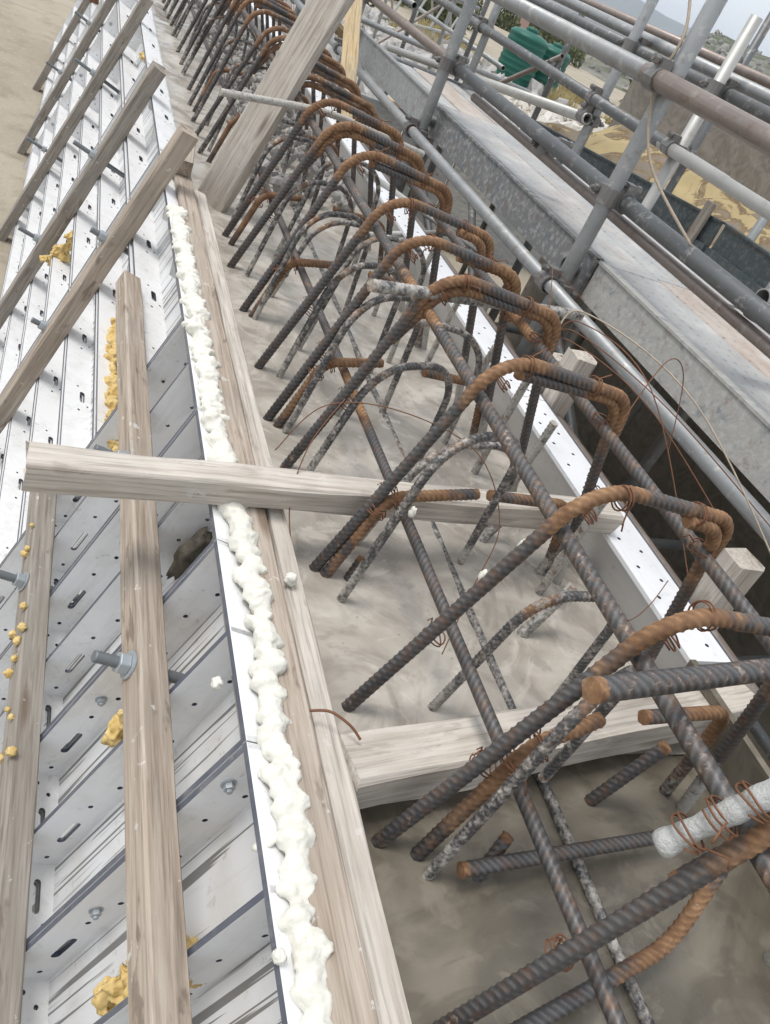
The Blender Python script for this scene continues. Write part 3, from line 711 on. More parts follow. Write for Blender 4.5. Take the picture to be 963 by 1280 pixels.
HY = [.205, .431, .647, .948, 1.235, 1.415, 1.63, 1.92, 2.17, 2.40]
y = 2.66
while y < 8.4: HY.append(y); y += random.uniform(.20, .31)
ordn = ['first', 'second', 'third', 'fourth', 'fifth', 'sixth', 'seventh', 'eighth', 'ninth', 'tenth', 'eleventh', 'twelfth', 'thirteenth', 'fourteenth', 'fifteenth', 'sixteenth', 'seventeenth', 'eighteenth', 'nineteenth', 'twentieth', 'twenty-first', 'twenty-second', 'twenty-third', 'twenty-fourth', 'twenty-fifth', 'twenty-sixth', 'twenty-seventh', 'twenty-eighth', 'twenty-ninth', 'thirtieth', 'thirty-first', 'thirty-second', 'thirty-third', 'thirty-fourth']
special = {0: 'dark rebar hoop nearest the camera, cut off by the bottom right corner', 1: 'second rebar hoop from the camera, rising over the stop timber', 2: 'third rebar hoop from the camera, orange bend in front of the white lettered flange',
           3: 'fourth rebar hoop from the camera, crossing above the long pale timber'}
for i, Y in enumerate(HY):
    a, b, zt, dy = near_v[i % 4] if Y < 2.5 else far_v[i % 6]
    lb = special.get(i) or (('rusty rebar hoop, %s from the camera, beyond the crossing timber' % ordn[i]) if i < 10 else (('rusty rebar hoop, %s from the camera, far along the wall' % ordn[i]) if i < 20 else ('rusty rebar hoop, %s from the camera, in the crowded far end' % ordn[min(i, len(ordn) - 1)])))
    h = thing('rebar_hoop', lb, 'rebar hoop', (BX + random.uniform(-.006, .006), Y, 0), 'rebar hoops along the wall')
    if Y > 2.6: h.rotation_euler = (random.uniform(-.10, .10), random.uniform(-.03, .03), random.uniform(-.22, .22))
    else: h.rotation_euler = (random.uniform(-.03, .03), random.uniform(-.012, .012), random.uniform(-.05, .05))
    obj('left_bar', a, None, h); obj('right_bar', b, None, h)
    if Y < 2.5:
        wires(h, [((.665 - BX, 0, .335), (1, 0, 1.6)), ((.70 - BX, dy / 2, zt - .005), (1, 0, .1)), ((.845 - BX, dy / 2, zt - .015), (1, 0, -.2)), ((.570 - BX, .01, .065), (.35, 0, 1)), ((.905 - BX, dy, .30), (0, 0, 1))], r=.0165)
# lower hooked ties at some of the hoops
def low_tie(Y, z, label, xl=.53, dxl=.76, dxr=.785, near=True, ang=.1, bendr=True):
    t = thing('low_tie', label, 'rebar tie', (0, Y, 0), 'low hooked ties'); t.rotation_euler = (0, 0, 0)
    obj('left_bar', bar_mesh('left_bar', [(xl - .03, -.02, -.16), (xl + .045, .0, z), (dxl, .03, z + .012)], .05, .0095, near, cem=.15, cem_low=.3, rust_all=.40, rust_r=.2), None, t)
    if bendr: obj('right_bar', bar_mesh('right_bar', [(dxr, .035, z + .01), (.985, .05, z + .004), (1.05, .055, -.14)], .045, .0095, near, cem=.15, cem_low=.6, rust_all=.40, rust_r=.2), None, t)
    wires(t, [((xl + .035, 0, z - .03), (.4, 0, 1)), ((xl + .06, 0, z), (1, 0, .6))], r=.019)
low_tie(.425, .125, 'low rusty hooked tie in the wet concrete below the stop timber', .555, .72, .80)
low_tie(.935, .085, 'low rusty hooked tie crossing over the long pale timber', .525, .755, .785)
low_tie(1.40, .065, 'low rusty hooked tie, next beyond the long pale timber', .515, .70, .81)
low_tie(1.89, .07, 'low rusty hooked tie, second beyond the long pale timber', .52, .70, .80)
low_tie(2.36, .07, 'low rusty hooked tie beside the foot of the leaning timber', .52, .70, .80, False)
low_tie(3.1, .08, 'low rusty hooked tie behind the leaning timber', .52, .70, .80, False)
low_tie(3.75, .09, 'low rusty hooked tie in the far tangle of hoops', .52, .70, .80, False)
# hairpins of thinner bar
def hairpin(b1, b2, top, label, r=.0074, near=True, cem=.56, cap=.09):
    b1 = Vector(b1); b2 = Vector(b2); d = (b2 - b1); dl = d.length; d.normalize()
    t1 = b1 + d * dl * .22 + Vector((0, 0, top - b1.z)); t2 = b2 - d * dl * .05 + Vector((0, 0, top - b2.z))
    me = bar_mesh('hairpin', [b1 + Vector((-.01, 0, -.05)), t1, t2, b2 + Vector((0, 0, -.05))], (t2 - t1).length * .46, r, near, cem=cem, cem_low=cem + .2, rust_r=.05)
    return tag(obj('hairpin_bar', me, None), label, 'rebar hairpin', 'thin rebar hairpins in the concrete')
hp = [((.550, .378, -.1), (.735, .47, .02), .245, 'cement spattered hairpin bar standing in the wet concrete'),
      ((.640, .640, -.1), (.895, .655, -.1), .17, 'hairpin bar just beyond the stop timber, under the third hoop'),
      ((.529, .855, -.1), (.80, .96, -.02), .245, 'thin hairpin bar arching over the crossing timber'),
      ((.535, 1.21, -.1), (.845, 1.335, -.1), .165, 'striped hairpin bar just above the crossing timber'),
      ((.520, 1.36, -.1), (.80, 1.52, -.1), .225, 'cement streaked hairpin bar under the sixth hoop'),
      ((.545, 1.60, -.1), (.82, 1.72, -.1), .20, 'cement streaked hairpin bar under the seventh hoop'),
      ((.515, 1.86, -.1), (.80, 1.99, -.1), .21, 'cement streaked hairpin bar under the eighth hoop'),
      ((.530, 2.13, -.1), (.82, 2.25, -.1), .20, 'cement streaked hairpin bar under the ninth hoop'),
      ((.520, 2.48, -.1), (.80, 2.60, -.1), .21, 'hairpin bar at the foot of the leaning timber')]
for k, (b1, b2, tp, lb) in enumerate(hp): hairpin(b1, b2, tp, lb, near=k < 6)
for k, (b1, b2, tp, lb) in enumerate([((.60, 1.02, -.1), (.93, 1.10, -.1), .14, 'low hairpin bar hidden just behind the crossing timber'), ((.66, 1.47, -.1), (.95, 1.43, -.1), .19, 'hairpin bar right of centre beneath the sixth hoop'),
        ((.62, 1.75, -.1), (.90, 1.80, -.1), .24, 'hairpin bar between the seventh and eighth hoops'), ((.58, 2.02, -.1), (.93, 2.08, -.1), .16, 'low hairpin bar between the eighth and ninth hoops'), ((.64, 2.30, -.1), (.92, 2.36, -.1), .25, 'tall hairpin bar just before the tenth hoop')]):
    hairpin(b1, b2, tp, lb, near=k < 2, cem=.62)
for k in range(12):
    yy = 2.85 + k * .37; hairpin((.52 + random.uniform(-.02, .03), yy, -.1), (.82, yy + random.uniform(-.1, .15), -.1), random.uniform(.16, .26), '%s hairpin bar beyond the leaning timber, lost among the far hoops' % ordn[k], near=False)
# short uprights on the right, thickly coated with cement
for k, (x, Y, z1, lx) in enumerate([(1.0, .93, .19, -.02), (1.02, .99, .12, .02), (.985, 1.17, .17, .0), (1.0, 1.33, .19, -.01), (.99, 1.52, .15, .01), (1.0, 1.78, .2, .0), (1.01, 2.06, .2, .0)]):
    me = bar_mesh('starter_bar', [(x, Y, -.15), (x + lx * .5, Y - .005, .02), (x + lx, Y - .015, z1)], .1, .0085, Y < 1.6, cem=.82, rust_all=.0)
    tag(obj('starter_bar', me), ['cement caked short starter bar at the end of the crossing timber', 'leaning cement caked starter bar behind the crossing timber end', 'cement caked starter bar below the fifth hoop', 'cement caked starter bar below the sixth hoop', 'cement caked starter bar below the seventh hoop', 'cement caked starter bar below the eighth hoop', 'cement caked starter bar below the ninth hoop'][k], 'rebar', 'cement caked starter bars')
# long bars along the wall
def long_bar(pts, r, label, near_to=2.6, cem=.2, rust=.3, cl=0.):
    pts = [Vector(p) for p in pts]; y1 = pts[-1].y
    t = thing('long_bar', label, 'rebar', pts[0], 'long bars along the wall')
    o = pts[0]
    cut = pts[0].lerp(pts[-1], (near_to - pts[0].y) / (y1 - pts[0].y))
    me = bar_mesh('bar', [Vector((0, 0, 0)), (cut - o) * .5 + Vector((.004, 0, -.003)), cut - o], 3.0, r, True, cem=cem, rust_all=rust, ribh=.07); obj('bar', me, None, t)
    me = bar_mesh('bar', [cut - o, pts[-1] - o], .1, r, False, cem=cem, rust_all=rust); obj('bar', me, None, t)
    return t
long_bar([(.648, -.02, .30), (.654, 8, .30)], .0105, 'long brown bar tied inside the left bends of the hoops', cem=.42, rust=.34)
long_bar([(.626, .05, .046), (.555, 8, .052)], .0095, 'long bar tied low inside the left legs of the hoops', cem=.24, rust=.25)
long_bar([(.790, -.05, -.100), (.838, 8, -.100)], .0085, 'long bar half sunk along the middle of the concrete', cem=.62, rust=.1)
long_bar([(.915, .10, .292), (.852, 8, .30)], .0105, 'long bar tied inside the right bends of the hoops', cem=.28, rust=.32)
# loose cross bars
def cross(pts, r, label, cem, rust, near=True, rad=.05):
    return tag(obj('cross_bar', bar_mesh('cross_bar', pts, rad, r, near, cem=cem, rust_all=rust)), label, 'rebar')
cross([(.375, 2.357, .30), (.70, 2.43, .335), (1.06, 2.50, .30)], .0095, 'white cement coated bar resting across the far hoops', .92, .1, True, 1.0)
cross([(.510, 1.205, .332), (1.075, 1.376, .325)], .0105, 'cement coated bar lying across under the fifth hoop', .72, .1)
cross([(.480, .329, .365), (1.16, .425, .345)], .0112, 'cut bar lying level over the second hoop, rusty end to the left', .42, .05)
cross([(.572, .366, -.065), (.958, .386, -.062)], .0095, 'bluish bar lying in the wet concrete', .12, .12)
cross([(.50, .165, -.06), (.842, .238, -.055), (.905, .305, .09)], .0095, 'hooked bar lying in the wet concrete at the bottom edge', .32, .15, True, .07)
cross([(.60, .355, -.14), (.655, .40, -.05)], .0085, 'short ribbed stub poking from the wet concrete', .35, .0)
cross([(.86, .47, -.15), (.93, .475, .04)], .0095, 'dark stub leaning in the wet concrete near the form board', .1, .1)
cross([(.54, .90, -.14), (.575, .93, -.055)], .0085, 'short ribbed stub poking up just below the crossing timber', .3, .0)
cross([(.885, 1.06, -.15), (.965, 1.09, .02)], .0105, 'dusty leaning stub behind the crossing timber', .75, .0)
cross([(.872, .80, -.15), (.955, .83, .02)], .0105, 'dusty leaning stub in front of the crossing timber end', .75, .0)
# plastic wrapped lap on the nearest hoop
_w, _ = fillet([(.575, .232, .262), (.635, .222, .385), (.90, .215, .395)], .06); _w = resample(_w, .004)
wr_ = thing('wrapped_bar', 'bar end wrapped in pale plastic and wire at the lower right edge', 'wrapped bar', (0, 0, 0))
obj('wrap', sweep_mesh('wrap', _w, lambda s: .0118 + .0006 * math.sin(s * 260) + .0012 * math.sin(s * 77 + 2 * math.sin(s * 40)), 14), M['wrap'], wr_)
wires(wr_, [((.588, .229, .29), (.4, 0, 1)), ((.603, .227, .32), (.4, 0, 1)), ((.618, .225, .348), (.4, 0, 1)), ((.65, .222, .372), (1, 0, .5))], r=.0185)
# loose tie wires
def loose(pts, label, tw=.0011, mat='wire'):
    pts = [Vector(p) for p in pts]; out = []
    for i in range(len(pts) - 1):
        p0 = pts[max(i - 1, 0)]; p1 = pts[i]; p2 = pts[i + 1]; p3 = pts[min(i + 2, len(pts) - 1)]
        for k in range(10):
            t = k / 10; out.append(.5 * ((2 * p1) + (p2 - p0) * t + (2 * p0 - 5 * p1 + 4 * p2 - p3) * t * t + (3 * p1 - p0 - 3 * p2 + p3) * t ** 3))
    out.append(pts[-1]); vs, fs, _ = sweep([(p, i) for i, p in enumerate(out)], tw, 5)
    return tag(obj('loose_wire', mesh('loose_wire', vs, fs, True), M[mat]), label, 'wire')
loose([(.40, 1.07, .05), (.47, 1.10, .14), (.60, 1.08, .17), (.75, 1.02, .15), (.80, .92, .07), (.72, .80, .02), (.66, .71, -.05)], 'long wire looping over the crossing timber and round the hoops')
loose([(.50, 1.10, .16), (.44, 1.03, .10), (.42, .97, .02), (.43, .90, -.04)], 'short wire hanging over the left of the crossing timber')
for k, (dx, dy_, dz) in enumerate([(.30, -.42, -.10), (.33, -.50, -.05), (.24, -.46, -.22), (.36, -.60, -.16)]):
    b = Vector((.955, 1.26, .27 + .01 * k))
    loose([b, b + Vector((.05, .02, .03 + .012 * k)), b + Vector((dx * .5, dy_ * .42, .02 + .01 * k)), b + Vector((dx, dy_, dz))], ['uppermost loose wire springing right from the fifth hoop', 'longest loose wire springing right from the fifth hoop', 'lowest loose wire springing right from the fifth hoop', 'pale loose wire running right above the stake'][k], .0013 if k < 3 else .0018, 'wire' if k < 3 else 'rope')
loose([(.93, 1.24, .30), (.98, 1.40, .37), (1.06, 1.52, .36), (1.13, 1.46, .33)], 'thin wire arching behind the fifth hoop')
loose([(.92, .93, .32), (1.0, 1.0, .42), (1.1, 1.04, .38), (1.12, .98, .25)], 'thin wire arching behind the fourth hoop')
loose([(.90, .72, .1), (1.02, .74, .03), (1.13, .80, .012), (1.21, .86, .03)], 'bent wire lying over the white flange')
loose([(.375, .555, .012), (.400, .548, .020), (.425, .530, .016), (.440, .515, .006)], 'rusty bent wire sticking out of the stop timber', .002)
# stones caught in the far end of the pour
rg = random.Random(3); mb = MB()
for k in range(520):
    x = rg.uniform(.66, 1.10); yy = rg.uniform(2.85, 6.4); s = rg.uniform(.010, .030); z = CZ + rg.uniform(0, .13) * (1 - abs(x - .88) / .30)
    bm = bmesh.new(); bmesh.ops.create_icosphere(bm, subdivisions=1, radius=s)
    rot = Euler((rg.random() * 6, rg.random() * 6, 0)).to_matrix()
    vs = [rot @ (Vector((v.co.x * 1.3, v.co.y, v.co.z * .8)) * (1 + .35 * nz(v.co, 40, k))) + Vector((x, yy, z)) for v in bm.verts]
    mb.add(vs, [[v.index for v in f.verts] for f in bm.faces]); bm.free()
o = stuff(obj('stone_rubble', mb.mesh('stone_rubble'), M['stone'])); tag(o, 'cement covered stones heaped in the far end of the pour', 'stones')

rg = random.Random(9); mb = MB()
for k in range(700):
    x = rg.uniform(.45, 1.14); yy = rg.uniform(.60, 3.0); s_ = rg.uniform(.0008, .0026); z = conc_z(x, yy)
    vs = [(x + s_ * rg.uniform(.7, 1.4) * a, yy + s_ * rg.uniform(.7, 1.4) * b, z + s_ * .7 * c) for a, b, c in ((1, 0, 0), (-1, 0, 0), (0, 1, 0), (0, -1, 0), (0, 0, 1), (0, 0, -1))]
    mb.add(vs, [[0, 2, 4], [2, 1, 4], [1, 3, 4], [3, 0, 4], [2, 0, 5], [1, 2, 5], [3, 1, 5], [0, 3, 5]])
tag(stuff(obj('grit', mb.mesh('grit'), M['stone'])), 'fine grit scattered over the concrete surface', 'grit')

# ------------------------------------------------------------------ scaffold
scaf = thing('scaffold', 'tube scaffold with steel deck and toe boards right of the wall', 'scaffold', (1.42, 0, GZ))
OX = Vector((1.42, 0, GZ))
def tube(name, p, q, r=.0242, mat='galv', parent=scaf, o=OX, n=16, hollow=True):
    p = Vector(p) - o; q = Vector(q) - o; mb = MB(); d = (q - p).normalized(); mb_n = n
    u = d.orthogonal().normalized(); w = d.cross(u); vs = []
    for c, rr in ((p, r), (q, r), (q, r * .84), (q - d * .12, r * .84), (p, r * .84), (p + d * .12, r * .84)):
        vs += [c + (u * math.cos(2 * math.pi * i / n) + w * math.sin(2 * math.pi * i / n)) * rr for i in range(n)]
    fs = []
    for a, b in ((0, 1), (1, 2), (2, 3), (4, 0), (5, 4)):
        fs += [[a * n + i, a * n + (i + 1) % n, b * n + (i + 1) % n, b * n + i] for i in range(n)]
    fs += [list(range(3 * n, 4 * n))[::-1], list(range(5 * n, 6 * n))]
    me = mesh(name, vs, fs, True)
    for i in range(len(fs) - 2 - n * 4, len(fs)): me.polygons[i].use_smooth = False
    me.polygons.foreach_set('use_smooth', [i < n for i in range(len(fs))])
    return obj(name, me, M[mat], parent)
def coupler_mesh():
    mb = MB()
    for ax in (0, 1):
        s = .030; cy = 0 if ax == 0 else .050
        # split collar of eight plates round each tube, with hinge lug and bolt
        n = 12
        for ring in range(2):
            z0, z1 = (-.026, .026)
        R0, R1 = .0250, .0310
        def P(rr, k, h):
            a = 2 * math.pi * k / n
            return (rr * math.cos(a), cy + rr * math.sin(a), h) if ax == 0 else (h, cy + rr * math.cos(a), rr * math.sin(a))
        vs = [P(rr, k, h) for h in (-.024, .024) for rr in (R0, R1) for k in range(n)]; fs = []
        for k in range(n):
            k2 = (k + 1) % n
            fs += [[n + k, n + k2, 3 * n + k2, 3 * n + k], [k2, k, 2 * n + k, 2 * n + k2], [k, k2, n + k2, n + k], [2 * n + k2, 2 * n + k, 3 * n + k, 3 * n + k2]]
        mb.add(vs, fs)
        if ax == 0:
            mb.box((-.050, cy - .016, -.019), (-.027, cy + .016, .019)); mb.cyl((-.041, cy - .045, 0), (-.041, cy + .030, 0), .0065, 8); mb.cyl((-.041, cy - .034, 0), (-.041, cy - .020, 0), .012, 6)
        else:
            mb.box((-.019, cy - .016, .027), (.019, cy + .016, .050)); mb.cyl((0, cy - .040, .041), (0, cy + .040, .041), .0065, 8); mb.cyl((0, cy + .022, .041), (0, cy + .036, .041), .012, 6)
    mb.box((-.022, .018, -.022), (.022, .032, .022))
    return finish(mb, 'coupler')
me_c = coupler_mesh(); setm(me_c, M['coupler'])
def coupler(c, ledger_axis='y', side=1, parent=scaf, o=OX):
    """clamp at standard centre c; ledger sits on local +y side and runs along local x"""
    ob = obj('coupler', me_c, None, parent); rz = math.pi / 2 if ledger_axis == 'y' else 0
    ob.matrix_local = Matrix.Translation(Vector(c) - o) @ Matrix.Rotation(rz if side > 0 else rz + math.pi, 4, 'Z'); return ob
SX = 1.42
stds = [1.98, 3.47, 4.96, 6.45]
for Y in stds: tube('standard', (SX, Y, GZ), (SX, Y, 2.3), mat='galv')
# inner ledgers sit 50 mm from the standards
LX = SX - .05
tube('ledger', (LX + .005, .1, .185), (LX + .005, 6.6, .183), mat='galv', r=.021)
tube('ledger', (SX + .05, .1, .467), (SX + .05, 3.51, .472), mat='galv_dark')
tube('ledger', (SX + .05, 3.44, .478), (SX + .05, 6.6, .480), mat='tube_brown', r=.022)
tube('guard_pipe', (SX + .075, .2, .414), (SX + .075, 3.25, .420), mat='tube_brown', r=.0165)
tube('ledger', (LX, 1.93, .771), (LX, 6.6, .765), mat='galv', r=.0255)
tube('ledger', (LX, .0, .752), (LX, 2.03, .772), mat='tube_brown', r=.0262)
for Y in stds:
    coupler((SX, Y, .185), side=1); coupler((SX, Y, .470), side=-1)
    coupler((SX, Y, .769), side=1)
coupler((SX + .10, 1.36, .46), side=-1); coupler((SX + .08, 2.55, .44), side=-1)
tube('transom', (SX + .06, 1.345, .49), (2.25, 1.36, .49), mat='galv_pale')
# outer row
OXS = 2.2
for Y, z1, m in ((3.48, 2.2, 'galv'), (2.80, 1.06, 'galv_pale'), (4.97, 2.2, 'galv'), (1.98, 2.2, 'galv')): tube('standard', (OXS, Y, GZ), (OXS, Y, z1), mat=m)
tube('ledger', (OXS - .05, .6, .575), (OXS - .05, 2.86, .572), mat='galv_pale'); tube('ledger', (OXS - .05, 2.78, .574), (OXS - .05, 6.2, .578), mat='galv_dark')
tube('ledger', (OXS + .05, .6, .810), (OXS + .05, 3.0, .812), mat='galv_dark'); tube('ledger', (OXS + .05, 2.9, .814), (OXS + .05, 6.4, .806), mat='galv_dark')
tube('ledger', (OXS + .11, 1.8, .855), (OXS + .11, 6.4, .880), mat='galv')
tube('ledger', (OXS - .05, 3.44, .495), (OXS - .06, 6.4, .14), mat='galv_pale')
for Y in (2.80, 3.48, 4.97): coupler((OXS, Y, .575), side=1); coupler((OXS, Y, .812), side=-1)
coupler((OXS, 3.48, .495), side=1)
for Y in stds[:3]: tube('transom', (SX + .02, Y + .06, .235), (OXS + .15, Y + .06, .235), mat='galv_dark')
# braces and ledgers in the gap below the deck
tube('brace', (SX + .03, 1.98, .10), (2.2, 1.25, -1.2), mat='galv_dark', r=.018); tube('brace', (SX + .02, 3.43, .10), (1.9, 2.4, -1.1), mat='galv_dark', r=.018)
tube('brace', (1.50, 2.9, .12), (1.62, 1.9, -.9), mat='galv_dark', r=.016)
tube('ledger', (SX + .05, .3, -.62), (SX + .05, 6.5, -.60), mat='galv_dark', r=.02); tube('ledger', (OXS - .05, .3, -.62), (OXS - .05, 6.5, -.60), mat='galv_dark', r=.02)
for Y in (1.03, 1.55, 2.6, 3.1): tube('transom', (1.36, Y, -.45), (2.3, Y + .05, -.45), mat='galv_dark', r=.017)
tube('transom', (1.10, 3.30, .02), (1.62, 2.62, -.02), mat='galv_pale', r=.012); tube('transom', (1.0, 2.55, -.02), (1.55, 2.95, -.02), mat='galv_pale', r=.012)
# deck planks
def deck_plank(L, W=.215, H=.05):
    mb = MB(); c = .006
    mb.add([(0, 0, -H), (L, 0, -H), (L, 0, -c), (0, 0, -c), (0, c, 0), (L, c, 0), (L, W - c, 0), (0, W - c, 0), (0, W, -c), (L, W, -c), (L, W, -H), (0, W, -H)],
           [[0, 1, 2, 3], [3, 2, 5, 4], [4, 5, 6, 7], [7, 6, 9, 8], [8, 9, 10, 11], [11, 10, 1, 0], [0, 3, 4, 7, 8, 11], [1, 10, 9, 6, 5, 2]])
    return mb.mesh('deck_plank')
dp = deck_plank(1.53); dp2 = deck_plank(1.70)
for k in range(4):
    x0 = 1.512 + k * .2195
    for (y0, mm, mtn) in ((.42, dp, 'deck_rust' if k == 1 else 'deck'), (1.955, dp2, 'deck_rust' if k in (3,) else 'deck')):
        me = mm.copy(); setm(me, M[mtn]); o = obj('deck_plank', me, None, scaf)
        o.matrix_local = frame((0, 1, 0), (-1, 0, 0), (0, 0, 1), Vector((x0 + .216, y0 + random.uniform(-.02, .02), .298 + random.uniform(-.003, .003))) - OX)
for k in range(3):
    me = deck_plank(1.2); setm(me, M['deck_rust'] if k == 1 else M['deck']); o = obj('deck_plank', me, None, scaf); o.matrix_local = frame((0, 1, 0), (-1, 0, 0), (0, 0, 1), Vector((1.60 + .216 + k * .24, 3.72 + .05 * k, .245)) - OX)
# toe boards
def board(name, lo, hi, mat, lip=True):
    L = hi[1] - lo[1]; H = hi[2] - lo[2]; mb = MB(); n = int(L / .06); t = hi[0] - lo[0]
    vs = []; rg = random.Random(str(lo))
    for i in range(n + 1):
        y = L * i / n; b = .004 * nz((y * 1.5, lo[0], 3)); vs += [(b, y, 0), (b, y, H), (b + t, y, H + .001 * rg.random()), (b + t, y, 0)]
    fs = []
    for i in range(n):
        for k in range(4): fs.append([i * 4 + k, i * 4 + (k + 1) % 4, (i + 1) * 4 + (k + 1) % 4, (i + 1) * 4 + k])
    fs += [[0, 3, 2, 1], [n * 4, n * 4 + 1, n * 4 + 2, n * 4 + 3]]
    mb.add(vs, fs)
    if lip: mb.box((-.006, .0, H - .004), (t + .014, L, H + .004))
    o = obj(name, finish(mb, name), M[mat], scaf); o.location = Vector(lo) - OX; return o
board('toe_board', (1.488, .40, .178), (1.500, 1.95, .297), 'toe'); board('toe_board', (1.488, 1.975, .178), (1.500, 3.62, .299), 'toe_blue')
board('toe_board', (1.470, 3.64, .176), (1.480, 5.1, .314), 'toe_far')
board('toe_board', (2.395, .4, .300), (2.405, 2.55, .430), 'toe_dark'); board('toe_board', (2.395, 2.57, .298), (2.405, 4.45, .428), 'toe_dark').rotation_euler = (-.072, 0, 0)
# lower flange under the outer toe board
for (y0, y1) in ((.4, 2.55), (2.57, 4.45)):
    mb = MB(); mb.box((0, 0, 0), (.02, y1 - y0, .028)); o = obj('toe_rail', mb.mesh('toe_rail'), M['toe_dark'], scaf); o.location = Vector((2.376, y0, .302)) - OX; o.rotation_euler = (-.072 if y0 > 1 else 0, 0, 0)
timber('toe_post', Vector((2.37, 2.66, .29)) - OX, Vector((2.37, 2.66, .47)) - OX, .05, .02, (1, 0, 0), 'wood_dark', parent=scaf)
# hanging rope
loose([(SX - .03, 2.20, 1.10), (SX - .03, 2.0, .90), (SX - .035, 1.985, .75), (SX - .02, 1.86, .60), (SX + .02, 1.60, .495)], 'pale rope hanging down past the tall standard', .0042, 'rope').name = 'rope'
# stub pipe beside the right flange
st_ = thing('stub_pipe', 'short open steel pipe stub standing behind the white flange', 'pipe', (1.36, 2.24, -.4)); tube('pipe', (1.36, 2.24, -.6), (1.36, 2.24, .045), parent=st_, o=Vector((1.36, 2.24, -.4)), mat='galv', r=.023)

# ------------------------------------------------------------------ beyond the scaffold
fw_ = thing('far_wall', 'drab brown concrete wall beyond the scaffold', 'wall', (3.6, 2, GZ))
mb = MB(); n = 60
for i in range(n + 1):
    y = -4 + 9.45 * i / n; zt = .68 + .012 * nz((y, 0, 0), 2); mb.v += [(0, y - 2, 0), (.006 * nz((y, 1, 0), 1.3), y - 2, zt - GZ), (.35, y - 2, zt - GZ), (.35, y - 2, 0)]
for i in range(n):
    for k in range(4): mb.f.append([i * 4 + k, i * 4 + (k + 1) % 4, (i + 1) * 4 + (k + 1) % 4, (i + 1) * 4 + k]); mb.m.append(0)
mb.f += [[0, 3, 2, 1], [n * 4, n * 4 + 1, n * 4 + 2, n * 4 + 3]]; mb.m += [0, 0]
obj('wall_face', finish(mb, 'wall_face'), M['conc_wall'], fw_)
# lumpy ochre spill running along the wall's foot shelf
def spill_z(x, y):
    top = .40 - .34 * (3.6 - x) / .9 + .05 * nz((y * .9, 0, 0), 1, 3)
    return top + .10 * nz((x, y, 0), 2.2, 2) + .09 * abs(nz((x, y, 0), 3.6, 5)) + .02 * nz((x, y, 0), 9, 5)
g = grid('spill_bank', lin(2.75, 3.59, 46), lin(-1.5, 5.5, 260), lambda x, y: spill_z(x, y) - .9 * max(0, (2.95 - x)) - .5 * max(0, y - 5.2), M['wallfoam']); stuff(g)
tag(g, 'lumpy ochre sand bank against the far wall', 'sand bank')
# second scaffold row in front of the far wall
s2 = thing('scaffold', 'thin dark scaffold row behind the deck, beyond the dark toe board', 'scaffold', (3.0, 0, GZ)); O2 = Vector((3.0, 0, GZ))
for Y, z1 in ((3.72, 1.5), (5.45, 2.2), (7.0, 2.2), (8.6, 2.2)):
    tube('standard', (3.0, Y, GZ), (3.0, Y, z1), mat='galv_dark', parent=s2, o=O2, n=10, r=.022)
    for z in (.50, .93):
        coupler((3.0, Y, z), side=1, parent=s2, o=O2)
tube('ledger', (2.95, 3.0, .93), (2.95, 9, .93), mat='tube_brown', parent=s2, o=O2, n=10); tube('ledger', (2.95, 3.3, .50), (2.95, 9, .50), mat='galv_pale', parent=s2, o=O2, n=10)
tube('brace', (2.97, 5.4, .60), (2.97, 7.6, -.5), mat='tube_brown', parent=s2, o=O2, n=10, r=.018)
tube('standard', (3.05, 3.05, GZ), (3.05, 3.05, .98), mat='galv', parent=s2, o=O2, n=10)
s3 = thing('scaffold', 'weathered scaffold bays at the far end of the deck', 'scaffold', (2.0, 7, GZ)); O3 = Vector((2.0, 7, GZ))
for (x, Y) in ((1.5, 8.0), (2.3, 8.0), (1.5, 10), (2.3, 10), (3.9, 10), (3.9, 12.5), (2.3, 12.5)): tube('standard', (x, Y, GZ), (x, Y, 1.9), mat='galv', parent=s3, o=O3, n=10)
for (p, q) in (((1.45, 6.5, .3), (1.45, 13, .3)), ((2.25, 6.5, .45), (2.25, 13, .45)), ((1.3, 7.95, .1), (4.2, 7.95, .1)), ((1.3, 9.95, .5), (4.2, 9.95, .5)), ((1.3, 9.95, -.4), (4.2, 9.95, -.4)), ((3.85, 8, .2), (3.85, 13, .2))): tube('ledger', p, q, mat='galv', parent=s3, o=O3, n=10)
for (p, q) in (((1.5, 8.05, -1.2), (2.3, 8.05, .3)), ((2.3, 10.05, -1.2), (3.9, 10.05, .5)), ((2.35, 10, -.9), (2.35, 12.5, .5))): tube('brace', p, q, mat='tube_brown', parent=s3, o=O3, n=10, r=.018)
# far grey form panels with a yellow plank on top
ff = thing('formwork', 'low grey panel formwork standing across beyond the deck end', 'formwork', (1.6, 7.2, GZ))
for k in range(7):
    mb = MB(); mb.box((0, 0, 0), (.58, .05, 1.05)); o = obj('panel', bevel(mb.mesh('panel'), .006), M['toe_far'] if k % 3 else M['toe'], ff); o.location = (k * .6, random.uniform(-.01, .01), 0)
timber('cap_plank', Vector((.9, .02, 1.075)), Vector((2.5, .02, 1.075)), .11, .04, (0, 0, 1), 'wood_fresh', parent=ff)
tag(timber('loose_plank', (1.35, 5.4, .28), (1.75, 5.9, .10), .12, .03, (0, 0, 1), 'wood_fresh'), 'reddish loose plank beyond the upright timber', 'plank')

